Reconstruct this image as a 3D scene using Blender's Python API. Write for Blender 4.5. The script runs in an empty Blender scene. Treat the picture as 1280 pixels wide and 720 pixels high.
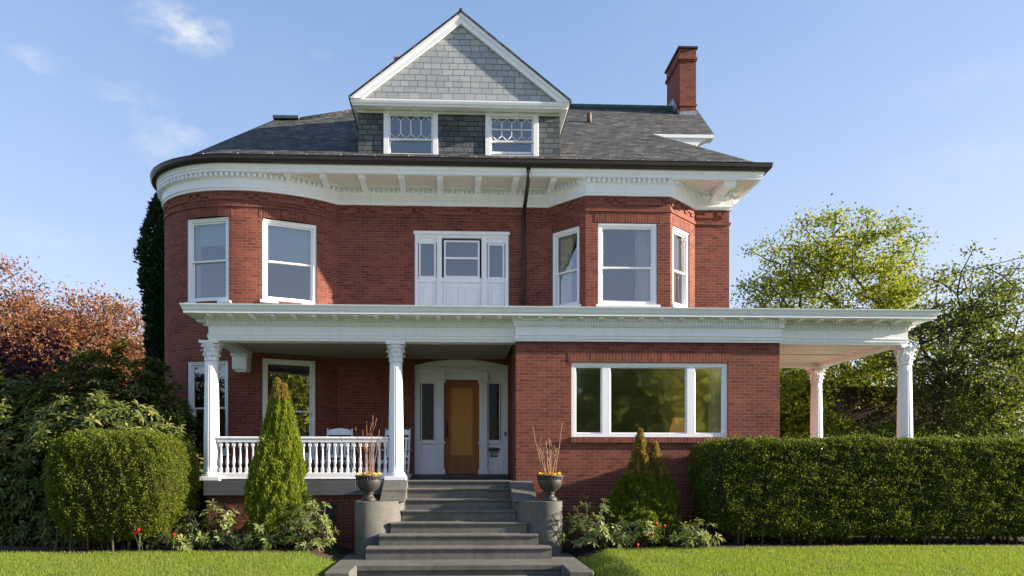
import bpy, bmesh, math, random
import numpy as np
from mathutils import Vector, Matrix

rad = math.radians
rng = np.random.default_rng(11)
random.seed(5)
SC = bpy.context.scene
COL = SC.collection

# ------------------------------------------------------------------ survey
F = 890.0            # focal length in pixels of a 1280 wide picture
PU, PV = 602.0, 586.0
TH = rad(2.2)        # the camera looks slightly to the right of the facade normal
EZ = 1.65            # eye height
CT, ST = math.cos(TH), math.sin(TH)

def at(u, v, y):
    """point on the vertical plane y = const seen in direction (u, v) -> x, z"""
    k = (u - PU) / F
    x = y * (k * CT + ST) / (CT - k * ST)
    d = x * ST + y * CT
    return x, EZ + (PV - v) * d / F
def X(u, y): return at(u, PV, y)[0]
def Z(u, v, y): return at(u, v, y)[1]
def proj_u(x, y): return PU + F * (x * CT - y * ST) / (x * ST + y * CT)
def zat(v, x, y): return EZ + (PV - v) * (x * ST + y * CT) / F

# ------------------------------------------------------------------ objects
def tag(o, label=None, cat=None, group=None, kind=None):
    if label: o['label'] = label
    if cat: o['category'] = cat
    if group: o['group'] = group
    if kind: o['kind'] = kind
    return o

def setparent(o, p):
    if p is None: return
    o.parent = p
    M = Matrix.Identity(4)
    q = p
    chain = []
    while q is not None:
        chain.append(q); q = q.parent
    for q in reversed(chain):
        M = M @ q.matrix_parent_inverse @ q.matrix_basis
    o.matrix_parent_inverse = M.inverted()

def empty(name, loc, rz=0.0, label=None, cat=None, group=None):
    o = bpy.data.objects.new(name, None); COL.objects.link(o)
    o.location = loc; o.rotation_euler = (0, 0, rz)
    o.empty_display_size = .2
    return tag(o, label, cat, group)

def copy_tree(o, parent=None):
    c = o.copy(); COL.objects.link(c)
    if parent is not None: c.parent = parent
    for ch in list(o.children): copy_tree(ch, c)
    return c

class MB:
    """collects faces for one mesh"""
    def __init__(s): s.v = []; s.f = []; s.uv = []; s.sm = []
    def face(s, pts, uvs=None, smooth=False):
        i = len(s.v); s.v.extend([tuple(p) for p in pts])
        s.f.append(tuple(range(i, i + len(pts)))); s.uv.append(uvs); s.sm.append(smooth)
    def mesh(s, verts, faces, smooth=True):
        i = len(s.v); s.v.extend([tuple(p) for p in verts])
        for f in faces:
            s.f.append(tuple(i + k for k in f)); s.uv.append(None); s.sm.append(smooth)
    def box(s, x0, x1, y0, y1, z0, z1):
        V = [(x0,y0,z0),(x1,y0,z0),(x1,y1,z0),(x0,y1,z0),(x0,y0,z1),(x1,y0,z1),(x1,y1,z1),(x0,y1,z1)]
        s.mesh(V, [(3,2,1,0),(4,5,6,7),(0,1,5,4),(1,2,6,5),(2,3,7,6),(3,0,4,7)], False)
        return s
    def bbox(s, x0, x1, y0, y1, z0, z1, b=.006):
        """box with chamfered edges"""
        b = min(b, .45*(x1-x0), .45*(y1-y0), .45*(z1-z0))
        P = {}
        V = []
        def vid(k, p):
            P[k] = len(V); V.append(p)
        xs, ys, zs = (x0, x1), (y0, y1), (z0, z1)
        for i in (0,1):
            for j in (0,1):
                for k in (0,1):
                    sx, sy, sz = (1-2*i)*b, (1-2*j)*b, (1-2*k)*b
                    vid((i,j,k,'x'), (xs[i], ys[j]+sy, zs[k]+sz))
                    vid((i,j,k,'y'), (xs[i]+sx, ys[j], zs[k]+sz))
                    vid((i,j,k,'z'), (xs[i]+sx, ys[j]+sy, zs[k]))
        Fc = []
        for i in (0,1):
            q = [(i,0,0,'x'),(i,1,0,'x'),(i,1,1,'x'),(i,0,1,'x')]; Fc.append(q if i else q[::-1])
            q = [(0,i,0,'y'),(1,i,0,'y'),(1,i,1,'y'),(0,i,1,'y')]; Fc.append(q[::-1] if i else q)
            q = [(0,0,i,'z'),(1,0,i,'z'),(1,1,i,'z'),(0,1,i,'z')]; Fc.append(q if i else q[::-1])
        for a in (0,1):
            for c in (0,1):
                Fc.append([(0,a,c,'y'),(1,a,c,'y'),(1,a,c,'z'),(0,a,c,'z')])
                Fc.append([(a,0,c,'x'),(a,1,c,'x'),(a,1,c,'z'),(a,0,c,'z')])
                Fc.append([(a,c,0,'x'),(a,c,1,'x'),(a,c,1,'y'),(a,c,0,'y')])
        for i in (0,1):
            for j in (0,1):
                for k in (0,1): Fc.append([(i,j,k,'x'),(i,j,k,'y'),(i,j,k,'z')])
        cen = Vector(((x0+x1)/2,(y0+y1)/2,(z0+z1)/2))
        out = []
        for q in Fc:
            ids = [P[k] for k in q]
            a, bb, c = (Vector(V[t]) for t in ids[:3])
            n = (bb-a).cross(c-a)
            m = sum((Vector(V[t]) for t in ids), Vector())/len(ids)
            if n.dot(m-cen) < 0: ids = ids[::-1]
            out.append(ids)
        s.mesh(V, out, False)
        return s
    def lathe(s, prof, segs=24, cx=0, cy=0, smooth=True, flutes=0, fd=0.0, fz=(0,0)):
        V = []; n = len(prof)
        for r, z in prof:
            for k in range(segs):
                a = 2*math.pi*k/segs
                rr = r
                if flutes and fz[0] < z < fz[1]:
                    rr = r - fd*abs(math.sin(a*flutes/2))**.6 if False else r - fd*(.5+.5*math.cos(a*flutes))
                V.append((cx+rr*math.cos(a), cy+rr*math.sin(a), z))
        Fc = []
        for i in range(n-1):
            for k in range(segs):
                k2 = (k+1) % segs
                Fc.append((i*segs+k, i*segs+k2, (i+1)*segs+k2, (i+1)*segs+k))
        Fc.append(tuple(range(segs))[::-1]); Fc.append(tuple((n-1)*segs+k for k in range(segs)))
        s.mesh(V, Fc, smooth)
        return s
    def tube(s, path, r0, r1=None, segs=6, smooth=True):
        if r1 is None: r1 = r0
        path = [Vector(p) for p in path]; n = len(path); V = []
        for i, p in enumerate(path):
            t = (path[min(i+1, n-1)] - path[max(i-1, 0)])
            if t.length < 1e-9: t = Vector((0,0,1))
            t.normalize()
            a = t.cross(Vector((0,0,1)) if abs(t.z) < .9 else Vector((1,0,0))).normalized(); b = t.cross(a)
            r = r0 + (r1-r0)*i/max(1, n-1)
            for k in range(segs):
                th = 2*math.pi*k/segs
                V.append(p + a*(r*math.cos(th)) + b*(r*math.sin(th)))
        Fc = []
        for i in range(n-1):
            for k in range(segs):
                k2 = (k+1) % segs
                Fc.append((i*segs+k, i*segs+k2, (i+1)*segs+k2, (i+1)*segs+k))
        Fc.append(tuple(range(segs))[::-1]); Fc.append(tuple((n-1)*segs+k for k in range(segs)))
        s.mesh(V, Fc, smooth)
        return s
    def prism(s, poly, z0, z1):
        """vertical prism over a plan polygon"""
        n = len(poly)
        V = [(x, y, z0) for x, y in poly] + [(x, y, z1) for x, y in poly]
        Fc = [tuple(range(n))[::-1], tuple(range(n, 2*n))] + [(i, (i+1) % n, n+(i+1) % n, n+i) for i in range(n)]
        s.mesh(V, Fc, False)
        return s
    def extr(s, poly, axis, a0, a1):
        """prism over a polygon given in the other two axes"""
        n = len(poly)
        def P(p, a):
            if axis == 'x': return (a, p[0], p[1])
            if axis == 'y': return (p[0], a, p[1])
            return (p[0], p[1], a)
        V = [P(p, a0) for p in poly] + [P(p, a1) for p in poly]
        Fc = [tuple(range(n)), tuple(range(n, 2*n))[::-1]] + [(i, n+i, n+(i+1) % n, (i+1) % n) for i in range(n)]
        s.mesh(V, Fc, False)
        return s
    def sweep(s, prof, path, caps=True, smooth=False):
        """moulding: prof = [(outward, z)], path = [(x, y)]; outward = right of the direction of travel reversed"""
        rings = []; n = len(path)
        nn = path_normals(path)
        sl = path_len(path)
        for (x, y), (nx, ny) in zip(path, nn):
            rings.append([(x+nx*o, y+ny*o, z) for o, z in prof])
        pl = [0]
        for i in range(1, len(prof)):
            pl.append(pl[-1] + math.hypot(prof[i][0]-prof[i-1][0], prof[i][1]-prof[i-1][1]))
        for i in range(n-1):
            for j in range(len(prof)-1):
                s.face([rings[i][j], rings[i+1][j], rings[i+1][j+1], rings[i][j+1]],
                       [(sl[i], prof[0][1]+pl[j]), (sl[i+1], prof[0][1]+pl[j]), (sl[i+1], prof[0][1]+pl[j+1]), (sl[i], prof[0][1]+pl[j+1])], smooth)
        if caps:
            s.face(rings[0]); s.face(rings[-1][::-1])
        return s
    def build(s, name, mat, parent=None, smooth_angle=None, recalc=False):
        me = bpy.data.meshes.new(name)
        me.from_pydata(s.v, [], s.f)
        uvl = me.uv_layers.new(name='UVMap')
        co = s.v
        data = np.zeros((len(me.loops), 2), dtype=np.float32)
        li = 0
        for f, uv in zip(s.f, s.uv):
            if uv is None:
                p0 = Vector(co[f[0]]); nrm = Vector((0,0,0))
                for k in range(1, len(f)-1):
                    nrm += (Vector(co[f[k]])-p0).cross(Vector(co[f[k+1]])-p0)
                ax, ay, az = abs(nrm.x), abs(nrm.y), abs(nrm.z)
                for k in f:
                    x, y, z = co[k]
                    data[li] = (y, z) if (ax >= ay and ax >= az) else ((x, z) if ay >= az else (x, y))
                    li += 1
            else:
                for q in uv:
                    data[li] = q; li += 1
        uvl.data.foreach_set('uv', data.ravel())
        me.polygons.foreach_set('use_smooth', np.array(s.sm, dtype=bool))
        if recalc:
            bm = bmesh.new(); bm.from_mesh(me)
            bmesh.ops.remove_doubles(bm, verts=bm.verts, dist=1e-5)
            bmesh.ops.recalc_face_normals(bm, faces=bm.faces); bm.to_mesh(me); bm.free()
        me.materials.append(mat)
        me.update()
        o = bpy.data.objects.new(name, me); COL.objects.link(o)
        setparent(o, parent)
        return o

def path_len(path):
    L = [0.0]
    for i in range(1, len(path)):
        L.append(L[-1] + math.hypot(path[i][0]-path[i-1][0], path[i][1]-path[i-1][1]))
    return L
def path_normals(path):
    out = []; n = len(path)
    def nrm(i):
        dx, dy = path[i+1][0]-path[i][0], path[i+1][1]-path[i][1]
        l = math.hypot(dx, dy) or 1
        return (dy/l, -dx/l)
    for i in range(n):
        if i == 0: out.append(nrm(0))
        elif i == n-1: out.append(nrm(n-2))
        else:
            a, b = nrm(i-1), nrm(i)
            mx, my = a[0]+b[0], a[1]+b[1]
            d = 1 + a[0]*b[0]+a[1]*b[1]
            d = max(d, .25)
            out.append((mx/d, my/d))
    return out
def path_at(path, s):
    L = path_len(path)
    s = min(max(s, 0), L[-1])
    for i in range(len(path)-1):
        if s <= L[i+1] or i == len(path)-2:
            t = (s-L[i])/max(1e-9, L[i+1]-L[i])
            return (path[i][0]+t*(path[i+1][0]-path[i][0]), path[i][1]+t*(path[i+1][1]-path[i][1]))

def np_mesh(name, V, Fq, mat, parent=None, smooth=False, uv=None):
    """mesh from numpy arrays: V (n,3), Fq (m,k)"""
    me = bpy.data.meshes.new(name)
    n, (m, k) = len(V), Fq.shape
    me.vertices.add(n); me.vertices.foreach_set('co', np.ascontiguousarray(V, dtype=np.float32).ravel())
    me.loops.add(m*k); me.loops.foreach_set('vertex_index', np.ascontiguousarray(Fq, dtype=np.int32).ravel())
    me.polygons.add(m)
    me.polygons.foreach_set('loop_start', np.arange(0, m*k, k, dtype=np.int32))
    me.polygons.foreach_set('loop_total', np.full(m, k, dtype=np.int32))
    if smooth: me.polygons.foreach_set('use_smooth', np.ones(m, dtype=bool))
    me.materials.append(mat)
    me.update(calc_edges=True)
    o = bpy.data.objects.new(name, me); COL.objects.link(o)
    setparent(o, parent)
    return o

# ------------------------------------------------------------------ materials
def newmat(name):
    m = bpy.data.materials.new(name); m.use_nodes = True
    nt = m.node_tree
    for n in list(nt.nodes): nt.nodes.remove(n)
    out = nt.nodes.new('ShaderNodeOutputMaterial')
    return m, nt, out
def N(nt, t, **kw):
    n = nt.nodes.new(t)
    for k, v in kw.items():
        if k in n.inputs: n.inputs[k].default_value = v
        else: setattr(n, k, v)
    return n
def L(nt, a, b): nt.links.new(a, b)
def mixc(nt, fac, a, b, blend='MIX'):
    n = nt.nodes.new('ShaderNodeMix'); n.data_type = 'RGBA'; n.blend_type = blend
    for i, val in ((0, fac), (6, a), (7, b)):
        if isinstance(val, (int, float)): n.inputs[i].default_value = val
        elif isinstance(val, tuple): n.inputs[i].default_value = (*val[:3], 1)
        else: nt.links.new(val, n.inputs[i])
    return n.outputs[2]
def mth(nt, op, a, b=0.0, clamp=False):
    n = nt.nodes.new('ShaderNodeMath'); n.operation = op; n.use_clamp = clamp
    for i, val in ((0, a), (1, b)):
        if isinstance(val, (int, float)): n.inputs[i].default_value = val
        else: nt.links.new(val, n.inputs[i])
    return n.outputs[0]
def ramp(nt, fac, stops):
    n = nt.nodes.new('ShaderNodeValToRGB')
    e = n.color_ramp.elements
    while len(e) < len(stops): e.new(.5)
    for k, (p, c) in enumerate(stops):
        e[k].position = p; e[k].color = (*c[:3], 1)
    nt.links.new(fac, n.inputs[0])
    return n.outputs[0]
def noise(nt, vec, scale, detail=4, rough=.55, w=None):
    n = nt.nodes.new('ShaderNodeTexNoise'); n.inputs['Scale'].default_value = scale
    n.inputs['Detail'].default_value = detail; n.inputs['Roughness'].default_value = rough
    if vec is not None: nt.links.new(vec, n.inputs['Vector'])
    return n.outputs['Fac']
def objco(nt):
    return nt.nodes.new('ShaderNodeTexCoord').outputs['Object']
def geopos(nt):
    return nt.nodes.new('ShaderNodeNewGeometry').outputs['Position']
def bump(nt, h, strength, dist):
    n = nt.nodes.new('ShaderNodeBump'); n.inputs['Strength'].default_value = strength; n.inputs['Distance'].default_value = dist
    nt.links.new(h, n.inputs['Height']); return n.outputs['Normal']

def mat_plain(name, c, rough=.5, var=.12, scale=3.0, bumpd=0.0, bscale=60, metal=0.0, spec=.5, c2=None):
    m, nt, out = newmat(name)
    p = N(nt, 'ShaderNodeBsdfPrincipled', Roughness=rough, Metallic=metal)
    p.inputs['Specular IOR Level'].default_value = spec
    co = geopos(nt)
    f = noise(nt, co, scale, 5)
    d = c2 if c2 else tuple(x*(1-var*2) for x in c)
    col = ramp(nt, f, [(.3, d), (.68, c)])
    L(nt, col, p.inputs['Base Color'])
    if bumpd:
        L(nt, bump(nt, noise(nt, co, bscale, 3), .6, bumpd), p.inputs['Normal'])
    L(nt, p.outputs[0], out.inputs[0])
    return m

def mat_paint(name, c, rough=.45):
    m, nt, out = newmat(name)
    co = geopos(nt)
    mp = N(nt, 'ShaderNodeMapping'); mp.inputs['Scale'].default_value = (3.0, 3.0, .55); L(nt, co, mp.inputs[0])
    f = noise(nt, mp.outputs[0], 2.2, 6, .65); g = noise(nt, co, 26, 4, .6)
    col = ramp(nt, f, [(.28, tuple(x*.93 for x in c)), (.55, c)])
    gr = mth(nt, 'MULTIPLY', mth(nt, 'SUBTRACT', g, .6, True), 1.8, True)
    col = mixc(nt, gr, col, (c[0]*.76, c[1]*.74, c[2]*.70))
    p = N(nt, 'ShaderNodeBsdfPrincipled', Roughness=rough); p.inputs['Specular IOR Level'].default_value = .4
    L(nt, col, p.inputs['Base Color']); L(nt, bump(nt, g, .35, .003), p.inputs['Normal'])
    L(nt, p.outputs[0], out.inputs[0]); return m
def mat_concrete(name, c, stain, rough=.82):
    m, nt, out = newmat(name)
    co = geopos(nt)
    big = noise(nt, co, 1.3, 5, .6); fine = noise(nt, co, 70, 4, .6); mid = noise(nt, co, 7, 6, .65)
    mp = N(nt, 'ShaderNodeMapping'); mp.inputs['Scale'].default_value = (7, 7, .7); L(nt, co, mp.inputs[0])
    drip = noise(nt, mp.outputs[0], 1.6, 4, .6)
    col = ramp(nt, mid, [(.25, tuple(x*.76 for x in c)), (.5, c), (.75, tuple(x*1.22 for x in c))])
    col = mixc(nt, mth(nt, 'MULTIPLY', mth(nt, 'SUBTRACT', big, .48, True), 3.0, True), col, stain)
    col = mixc(nt, mth(nt, 'MULTIPLY', mth(nt, 'SUBTRACT', drip, .52, True), 2.6, True), col, tuple(x*.62 for x in c))
    chip = mth(nt, 'MULTIPLY', mth(nt, 'SUBTRACT', fine, .62, True), 3.0, True)
    col = mixc(nt, chip, col, tuple(min(1, x*1.7) for x in c))
    p = N(nt, 'ShaderNodeBsdfPrincipled', Roughness=rough); p.inputs['Specular IOR Level'].default_value = .25
    L(nt, col, p.inputs['Base Color'])
    L(nt, bump(nt, mth(nt, 'ADD', mth(nt, 'MULTIPLY', fine, .5), mid), .7, .007), p.inputs['Normal'])
    L(nt, p.outputs[0], out.inputs[0]); return m

def mat_brick(name, c1, c2, mortar, bw=.21, rh=.0675, ms=.0095, soot=.6, bd=.0035, soldier=False, dark=(.10,.035,.028)):
    m, nt, out = newmat(name)
    uv = N(nt, 'ShaderNodeUVMap').outputs[0]
    if soldier:
        mp = N(nt, 'ShaderNodeMapping'); mp.inputs['Rotation'].default_value = (0, 0, math.pi/2); L(nt, uv, mp.inputs[0]); vec = mp.outputs[0]
    else: vec = uv
    # slightly wavy joints
    nz = nt.nodes.new('ShaderNodeTexNoise'); nz.inputs['Scale'].default_value = 9; L(nt, vec, nz.inputs['Vector'])
    vadd = N(nt, 'ShaderNodeVectorMath', operation='MULTIPLY_ADD'); L(nt, nz.outputs['Color'], vadd.inputs[0])
    vadd.inputs[1].default_value = (.008, .008, 0); L(nt, vec, vadd.inputs[2]); vec2 = vadd.outputs[0]
    b = N(nt, 'ShaderNodeTexBrick'); L(nt, vec2, b.inputs['Vector'])
    b.inputs['Scale'].default_value = 1; b.inputs['Brick Width'].default_value = bw; b.inputs['Row Height'].default_value = rh
    b.inputs['Mortar Size'].default_value = ms/2; b.inputs['Mortar Smooth'].default_value = .25
    b.inputs['Color1'].default_value = (0, 0, 0, 1); b.inputs['Color2'].default_value = (1, 1, 1, 1); b.inputs['Mortar'].default_value = (.5, .5, .5, 1)
    b.inputs['Bias'].default_value = 0
    sep = N(nt, 'ShaderNodeRGBToBW'); L(nt, b.outputs['Color'], sep.inputs[0])
    colb = ramp(nt, sep.outputs[0], [(0, tuple(.55*x+.45*y for x, y in zip(dark, c2))), (.12, c2), (.6, c1), (1, tuple(min(1, x*1.22) for x in c1))])
    g = noise(nt, vec, 90, 3); colb = mixc(nt, mth(nt, 'MULTIPLY', g, .55), colb, tuple(x*.55 for x in c2))
    big = noise(nt, vec, .7, 4); mfac = mth(nt, 'MULTIPLY', mth(nt, 'SUBTRACT', big, .42, True), 2.0*soot, True)
    colb = mixc(nt, mfac, colb, dark)
    pv = noise(nt, vec, .45, 5, .6)                     # broad weathering: paler and darker patches
    colb = mixc(nt, 1.0, colb, ramp(nt, pv, [(.32, (.74,.70,.70)), (.5, (1,1,1)), (.7, (1.0,1.0,1.0))]), 'MULTIPLY')
    st = N(nt, 'ShaderNodeMapping'); st.inputs['Scale'].default_value = (3.2, .28, 1); L(nt, vec, st.inputs[0])
    colb = mixc(nt, mth(nt, 'MULTIPLY', mth(nt, 'SUBTRACT', noise(nt, st.outputs[0], 1.0, 5, .6), .55, True), 2.0, True), colb, (.15,.055,.042))
    colb = mixc(nt, mth(nt, 'MULTIPLY', mth(nt, 'SUBTRACT', noise(nt, vec, 1.7, 6, .7), .58, True), 1.6, True), colb, (.42,.22,.17))
    mort = ramp(nt, noise(nt, vec, 6, 3), [(.3, tuple(x*.62 for x in mortar)), (.7, mortar)])
    col = mixc(nt, b.outputs['Fac'], colb, mort)
    p = N(nt, 'ShaderNodeBsdfPrincipled', Roughness=.88); p.inputs['Specular IOR Level'].default_value = .25
    L(nt, col, p.inputs['Base Color'])
    h = mth(nt, 'ADD', mth(nt, 'MULTIPLY', b.outputs['Fac'], -1.0), mth(nt, 'MULTIPLY', g, .5))
    h = mth(nt, 'ADD', h, mth(nt, 'MULTIPLY', sep.outputs[0], .45))
    L(nt, bump(nt, h, .9, bd), p.inputs['Normal'])
    L(nt, p.outputs[0], out.inputs[0])
    return m

def mat_leaf(name, cols, trans=.35, rough=.45, tcol=None, big=None):
    """leaves: each leaf takes its own colour from the range"""
    m, nt, out = newmat(name)
    ri = N(nt, 'ShaderNodeNewGeometry').outputs['Random Per Island']
    k = len(cols)
    col = ramp(nt, ri, [(i/(k-1) if k > 1 else 0, c) for i, c in enumerate(cols)])
    if big:
        f = noise(nt, geopos(nt), big[0], 3)
        col = mixc(nt, mth(nt, 'MULTIPLY', mth(nt, 'SUBTRACT', f, .45, True), big[1], True), col, big[2])
    p = N(nt, 'ShaderNodeBsdfPrincipled', Roughness=rough); p.inputs['Specular IOR Level'].default_value = .16
    L(nt, col, p.inputs['Base Color'])
    t = N(nt, 'ShaderNodeBsdfTranslucent')
    tc = mixc(nt, 1.0, col, tcol or (1.5, 1.5, .7), 'MULTIPLY')
    L(nt, tc, t.inputs[0])
    ms = N(nt, 'ShaderNodeMixShader'); ms.inputs[0].default_value = trans
    L(nt, p.outputs[0], ms.inputs[1]); L(nt, t.outputs[0], ms.inputs[2])
    L(nt, ms.outputs[0], out.inputs[0])
    return m

M = {}
M['brick'] = mat_brick('red brick', (.255,.076,.049), (.19,.053,.037), (.30,.18,.145))
M['brick_soldier'] = mat_brick('red brick soldier course', (.25,.07,.045), (.16,.045,.033), (.32,.18,.14), bw=.205, rh=.0675, soldier=True)
M['brick_dark'] = mat_brick('dark brick with shade', (.06,.032,.025), (.045,.024,.02), (.08,.06,.05))  # dark brown brick, deepened further with shade put into the colour
M['white'] = mat_paint('white paint', (.85,.86,.88), .5)
M['white_trim'] = mat_paint('white gloss trim', (.86,.87,.89), .4)
M['cream'] = mat_plain('soffit paint', (.74,.68,.60), .55, .06, 1.5, .001, 30)
M['ceiling'] = mat_plain('porch ceiling paint', (.84,.83,.80), .55, .05, 2.0)
M['gutter'] = mat_plain('brown gutter metal', (.035,.024,.02), .4, .2, 5, metal=.2)
M['copper'] = mat_plain('weathered copper', (.045,.10,.095), .6, .25, 6)
M['metal_flash'] = mat_plain('lead flashing', (.35,.36,.37), .5, .2, 8, metal=.3)
M['concrete'] = mat_concrete('grey painted concrete', (.125,.12,.105), (.075,.08,.06))
M['step_grey'] = mat_concrete('worn grey step paint', (.135,.13,.112), (.085,.085,.07), .75)
M['band'] = mat_plain('grey porch skirting', (.10,.105,.115), .6, .12, 3)
M['floor_dark'] = mat_plain('dark porch floor paint', (.05,.055,.07), .45, .15, 3)
M['dark'] = mat_plain('dark interior', (.05,.045,.04), .9, .1, 1)
M['interior'] = mat_plain('interior plaster', (.34,.30,.25), .9, .06, 1)
M['curtain'] = mat_plain('cream curtain cloth', (.84,.80,.70), .9, .05, 5)
M['shade'] = mat_plain('pale roller shade', (.40,.50,.56), .9, .03, 4)
M['wood'] = None
M['iron'] = mat_plain('cast iron', (.055,.048,.042), .55, .25, 14, .003, 60)
M['black'] = mat_plain('black metal', (.015,.015,.017), .4, .1, 10)
M['bark'] = mat_plain('bark', (.10,.082,.065), .9, .25, 12, .012, 30)
M['bark_dark'] = mat_plain('dark bark', (.045,.036,.03), .9, .25, 12, .01, 30)
M['twig'] = mat_plain('dry twig', (.33,.17,.09), .8, .2, 20)
M['twig_pale'] = mat_plain('pale dry twig', (.46,.31,.19), .8, .2, 20)
M['soil'] = mat_plain('soil', (.045,.03,.022), .95, .2, 10, .02, 30)
M['stone'] = mat_plain('grey stone', (.2,.195,.185), .85, .2, 6, .01, 30)
M['cable'] = mat_plain('cable rubber', (.02,.02,.02), .6, .1, 10)

def mat_wood(name, c1, c2):
    m, nt, out = newmat(name)
    co = geopos(nt)
    mp = N(nt, 'ShaderNodeMapping'); mp.inputs['Scale'].default_value = (14, 14, .9); L(nt, co, mp.inputs[0])
    f = noise(nt, mp.outputs[0], 3.0, 6, .6)
    col = ramp(nt, f, [(.3, c2), (.7, c1)])
    p = N(nt, 'ShaderNodeBsdfPrincipled', Roughness=.5); p.inputs['Specular IOR Level'].default_value = .25; L(nt, col, p.inputs['Base Color'])
    L(nt, bump(nt, f, .2, .002), p.inputs['Normal']); L(nt, p.outputs[0], out.inputs[0])
    return m
M['wood'] = mat_wood('stained oak door', (.38,.155,.042), (.22,.08,.022))
M['wood_panel'] = mat_wood('golden door panel', (.66,.33,.075), (.46,.20,.045))

def mat_shingle(name, cols, bw, rh, gap, gapc, bd=.008, jitter=.012, rough=.8):
    m, nt, out = newmat(name)
    uv = N(nt, 'ShaderNodeUVMap').outputs[0]
    nz = nt.nodes.new('ShaderNodeTexNoise'); nz.inputs['Scale'].default_value = 5; L(nt, uv, nz.inputs['Vector'])
    va = N(nt, 'ShaderNodeVectorMath', operation='MULTIPLY_ADD'); L(nt, nz.outputs['Color'], va.inputs[0])
    va.inputs[1].default_value = (jitter*2.5, jitter, 0); L(nt, uv, va.inputs[2])
    b = N(nt, 'ShaderNodeTexBrick'); L(nt, va.outputs[0], b.inputs['Vector'])
    b.inputs['Scale'].default_value = 1; b.inputs['Brick Width'].default_value = bw; b.inputs['Row Height'].default_value = rh
    b.inputs['Mortar Size'].default_value = gap/2; b.inputs['Mortar Smooth'].default_value = .1
    b.inputs['Color1'].default_value = (0,0,0,1); b.inputs['Color2'].default_value = (1,1,1,1); b.inputs['Mortar'].default_value = (.5,.5,.5,1)
    b.offset = .43; b.squash = .8; b.squash_frequency = 3
    s = N(nt, 'ShaderNodeRGBToBW'); L(nt, b.outputs['Color'], s.inputs[0])
    k = len(cols)
    col = ramp(nt, s.outputs[0], [(i/(k-1), c) for i, c in enumerate(cols)])
    g = noise(nt, uv, 30, 4); col = mixc(nt, mth(nt, 'MULTIPLY', g, .35), col, tuple(x*.5 for x in cols[0]))
    col = mixc(nt, b.outputs['Fac'], col, gapc)
    p = N(nt, 'ShaderNodeBsdfPrincipled', Roughness=rough); p.inputs['Specular IOR Level'].default_value = .3
    L(nt, col, p.inputs['Base Color'])
    # each course tilts: saw-tooth in v
    sx = N(nt, 'ShaderNodeSeparateXYZ'); L(nt, va.outputs[0], sx.inputs[0])
    saw = mth(nt, 'FRACT', mth(nt, 'DIVIDE', sx.outputs[1], rh))
    h = mth(nt, 'ADD', mth(nt, 'MULTIPLY', saw, -.8), mth(nt, 'ADD', mth(nt, 'MULTIPLY', b.outputs['Fac'], -.9), mth(nt, 'ADD', mth(nt, 'MULTIPLY', s.outputs[0], .6), mth(nt, 'MULTIPLY', g, .4))))
    L(nt, bump(nt, h, .9, bd), p.inputs['Normal'])
    L(nt, p.outputs[0], out.inputs[0])
    return m
M['slate'] = mat_shingle('slate roofing', [(.018,.02,.022), (.05,.05,.047), (.10,.096,.086), (.045,.044,.042), (.17,.162,.145)], .23, .125, .018, (.012,.012,.013), .02)
M['gable_shingle'] = mat_shingle('pale grey gable shingles', [(.34,.365,.385), (.40,.425,.44), (.45,.475,.485)], .26, .142, .013, (.12,.125,.125), .012, .02)
M['dormer_slate'] = mat_shingle('dark dormer slates', [(.07,.08,.088), (.112,.124,.13), (.15,.163,.168)], .24, .125, .016, (.02,.022,.025), .012, .016)

def mat_glass(name, refl=.3, tint=(.8,.85,.85), wave=.012, rg=0.0):
    m, nt, out = newmat(name)
    fr = N(nt, 'ShaderNodeFresnel', IOR=1.5)
    fac = mth(nt, 'ADD', mth(nt, 'MULTIPLY', fr.outputs[0], .9), refl-.04, True)
    g = N(nt, 'ShaderNodeBsdfGlossy', Roughness=rg); g.inputs[0].default_value = (.93,.96,.98,1)
    L(nt, bump(nt, noise(nt, geopos(nt), 1.6, 2), .12, wave), g.inputs['Normal'])
    t = N(nt, 'ShaderNodeBsdfTransparent'); t.inputs[0].default_value = (*tint, 1)
    ms = N(nt, 'ShaderNodeMixShader'); L(nt, fac, ms.inputs[0]); L(nt, t.outputs[0], ms.inputs[1]); L(nt, g.outputs[0], ms.inputs[2])
    L(nt, ms.outputs[0], out.inputs[0])
    return m
M['glass'] = mat_glass('window glass', .22, (.8,.85,.85), .03)
M['glass_low'] = mat_glass('picture window glass', .38, (.85,.88,.86), .03, .05)
M['brass'] = mat_plain('leaded came', (.22,.16,.07), .5, .2, 20)
M['glass_leaded'] = mat_glass('leaded glass', .02, (.4,.4,.33))
M['glass_porch'] = mat_glass('porch window glass', .22)
SUN_E, SKY_S, EXPO, CLOUD_C = 5.0, .095, 1.6, (3.0, 3.15, 3.4)
# ================================================================== HOUSE
def E(z): return EZ + z
YM = 17.68                                   # main front wall
HOUSE = empty('brick_house', (0, YM, 0), 0, 'large red brick house with round tower, slate roof, gabled dormer and white columned porch', 'house')

def dens(path, step=.15):
    out = [path[0]]
    for a, b in zip(path, path[1:]):
        l = math.hypot(b[0]-a[0], b[1]-a[1]); n = max(1, int(l/step))
        for i in range(1, n+1): out.append((a[0]+(b[0]-a[0])*i/n, a[1]+(b[1]-a[1])*i/n))
    return out

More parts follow.
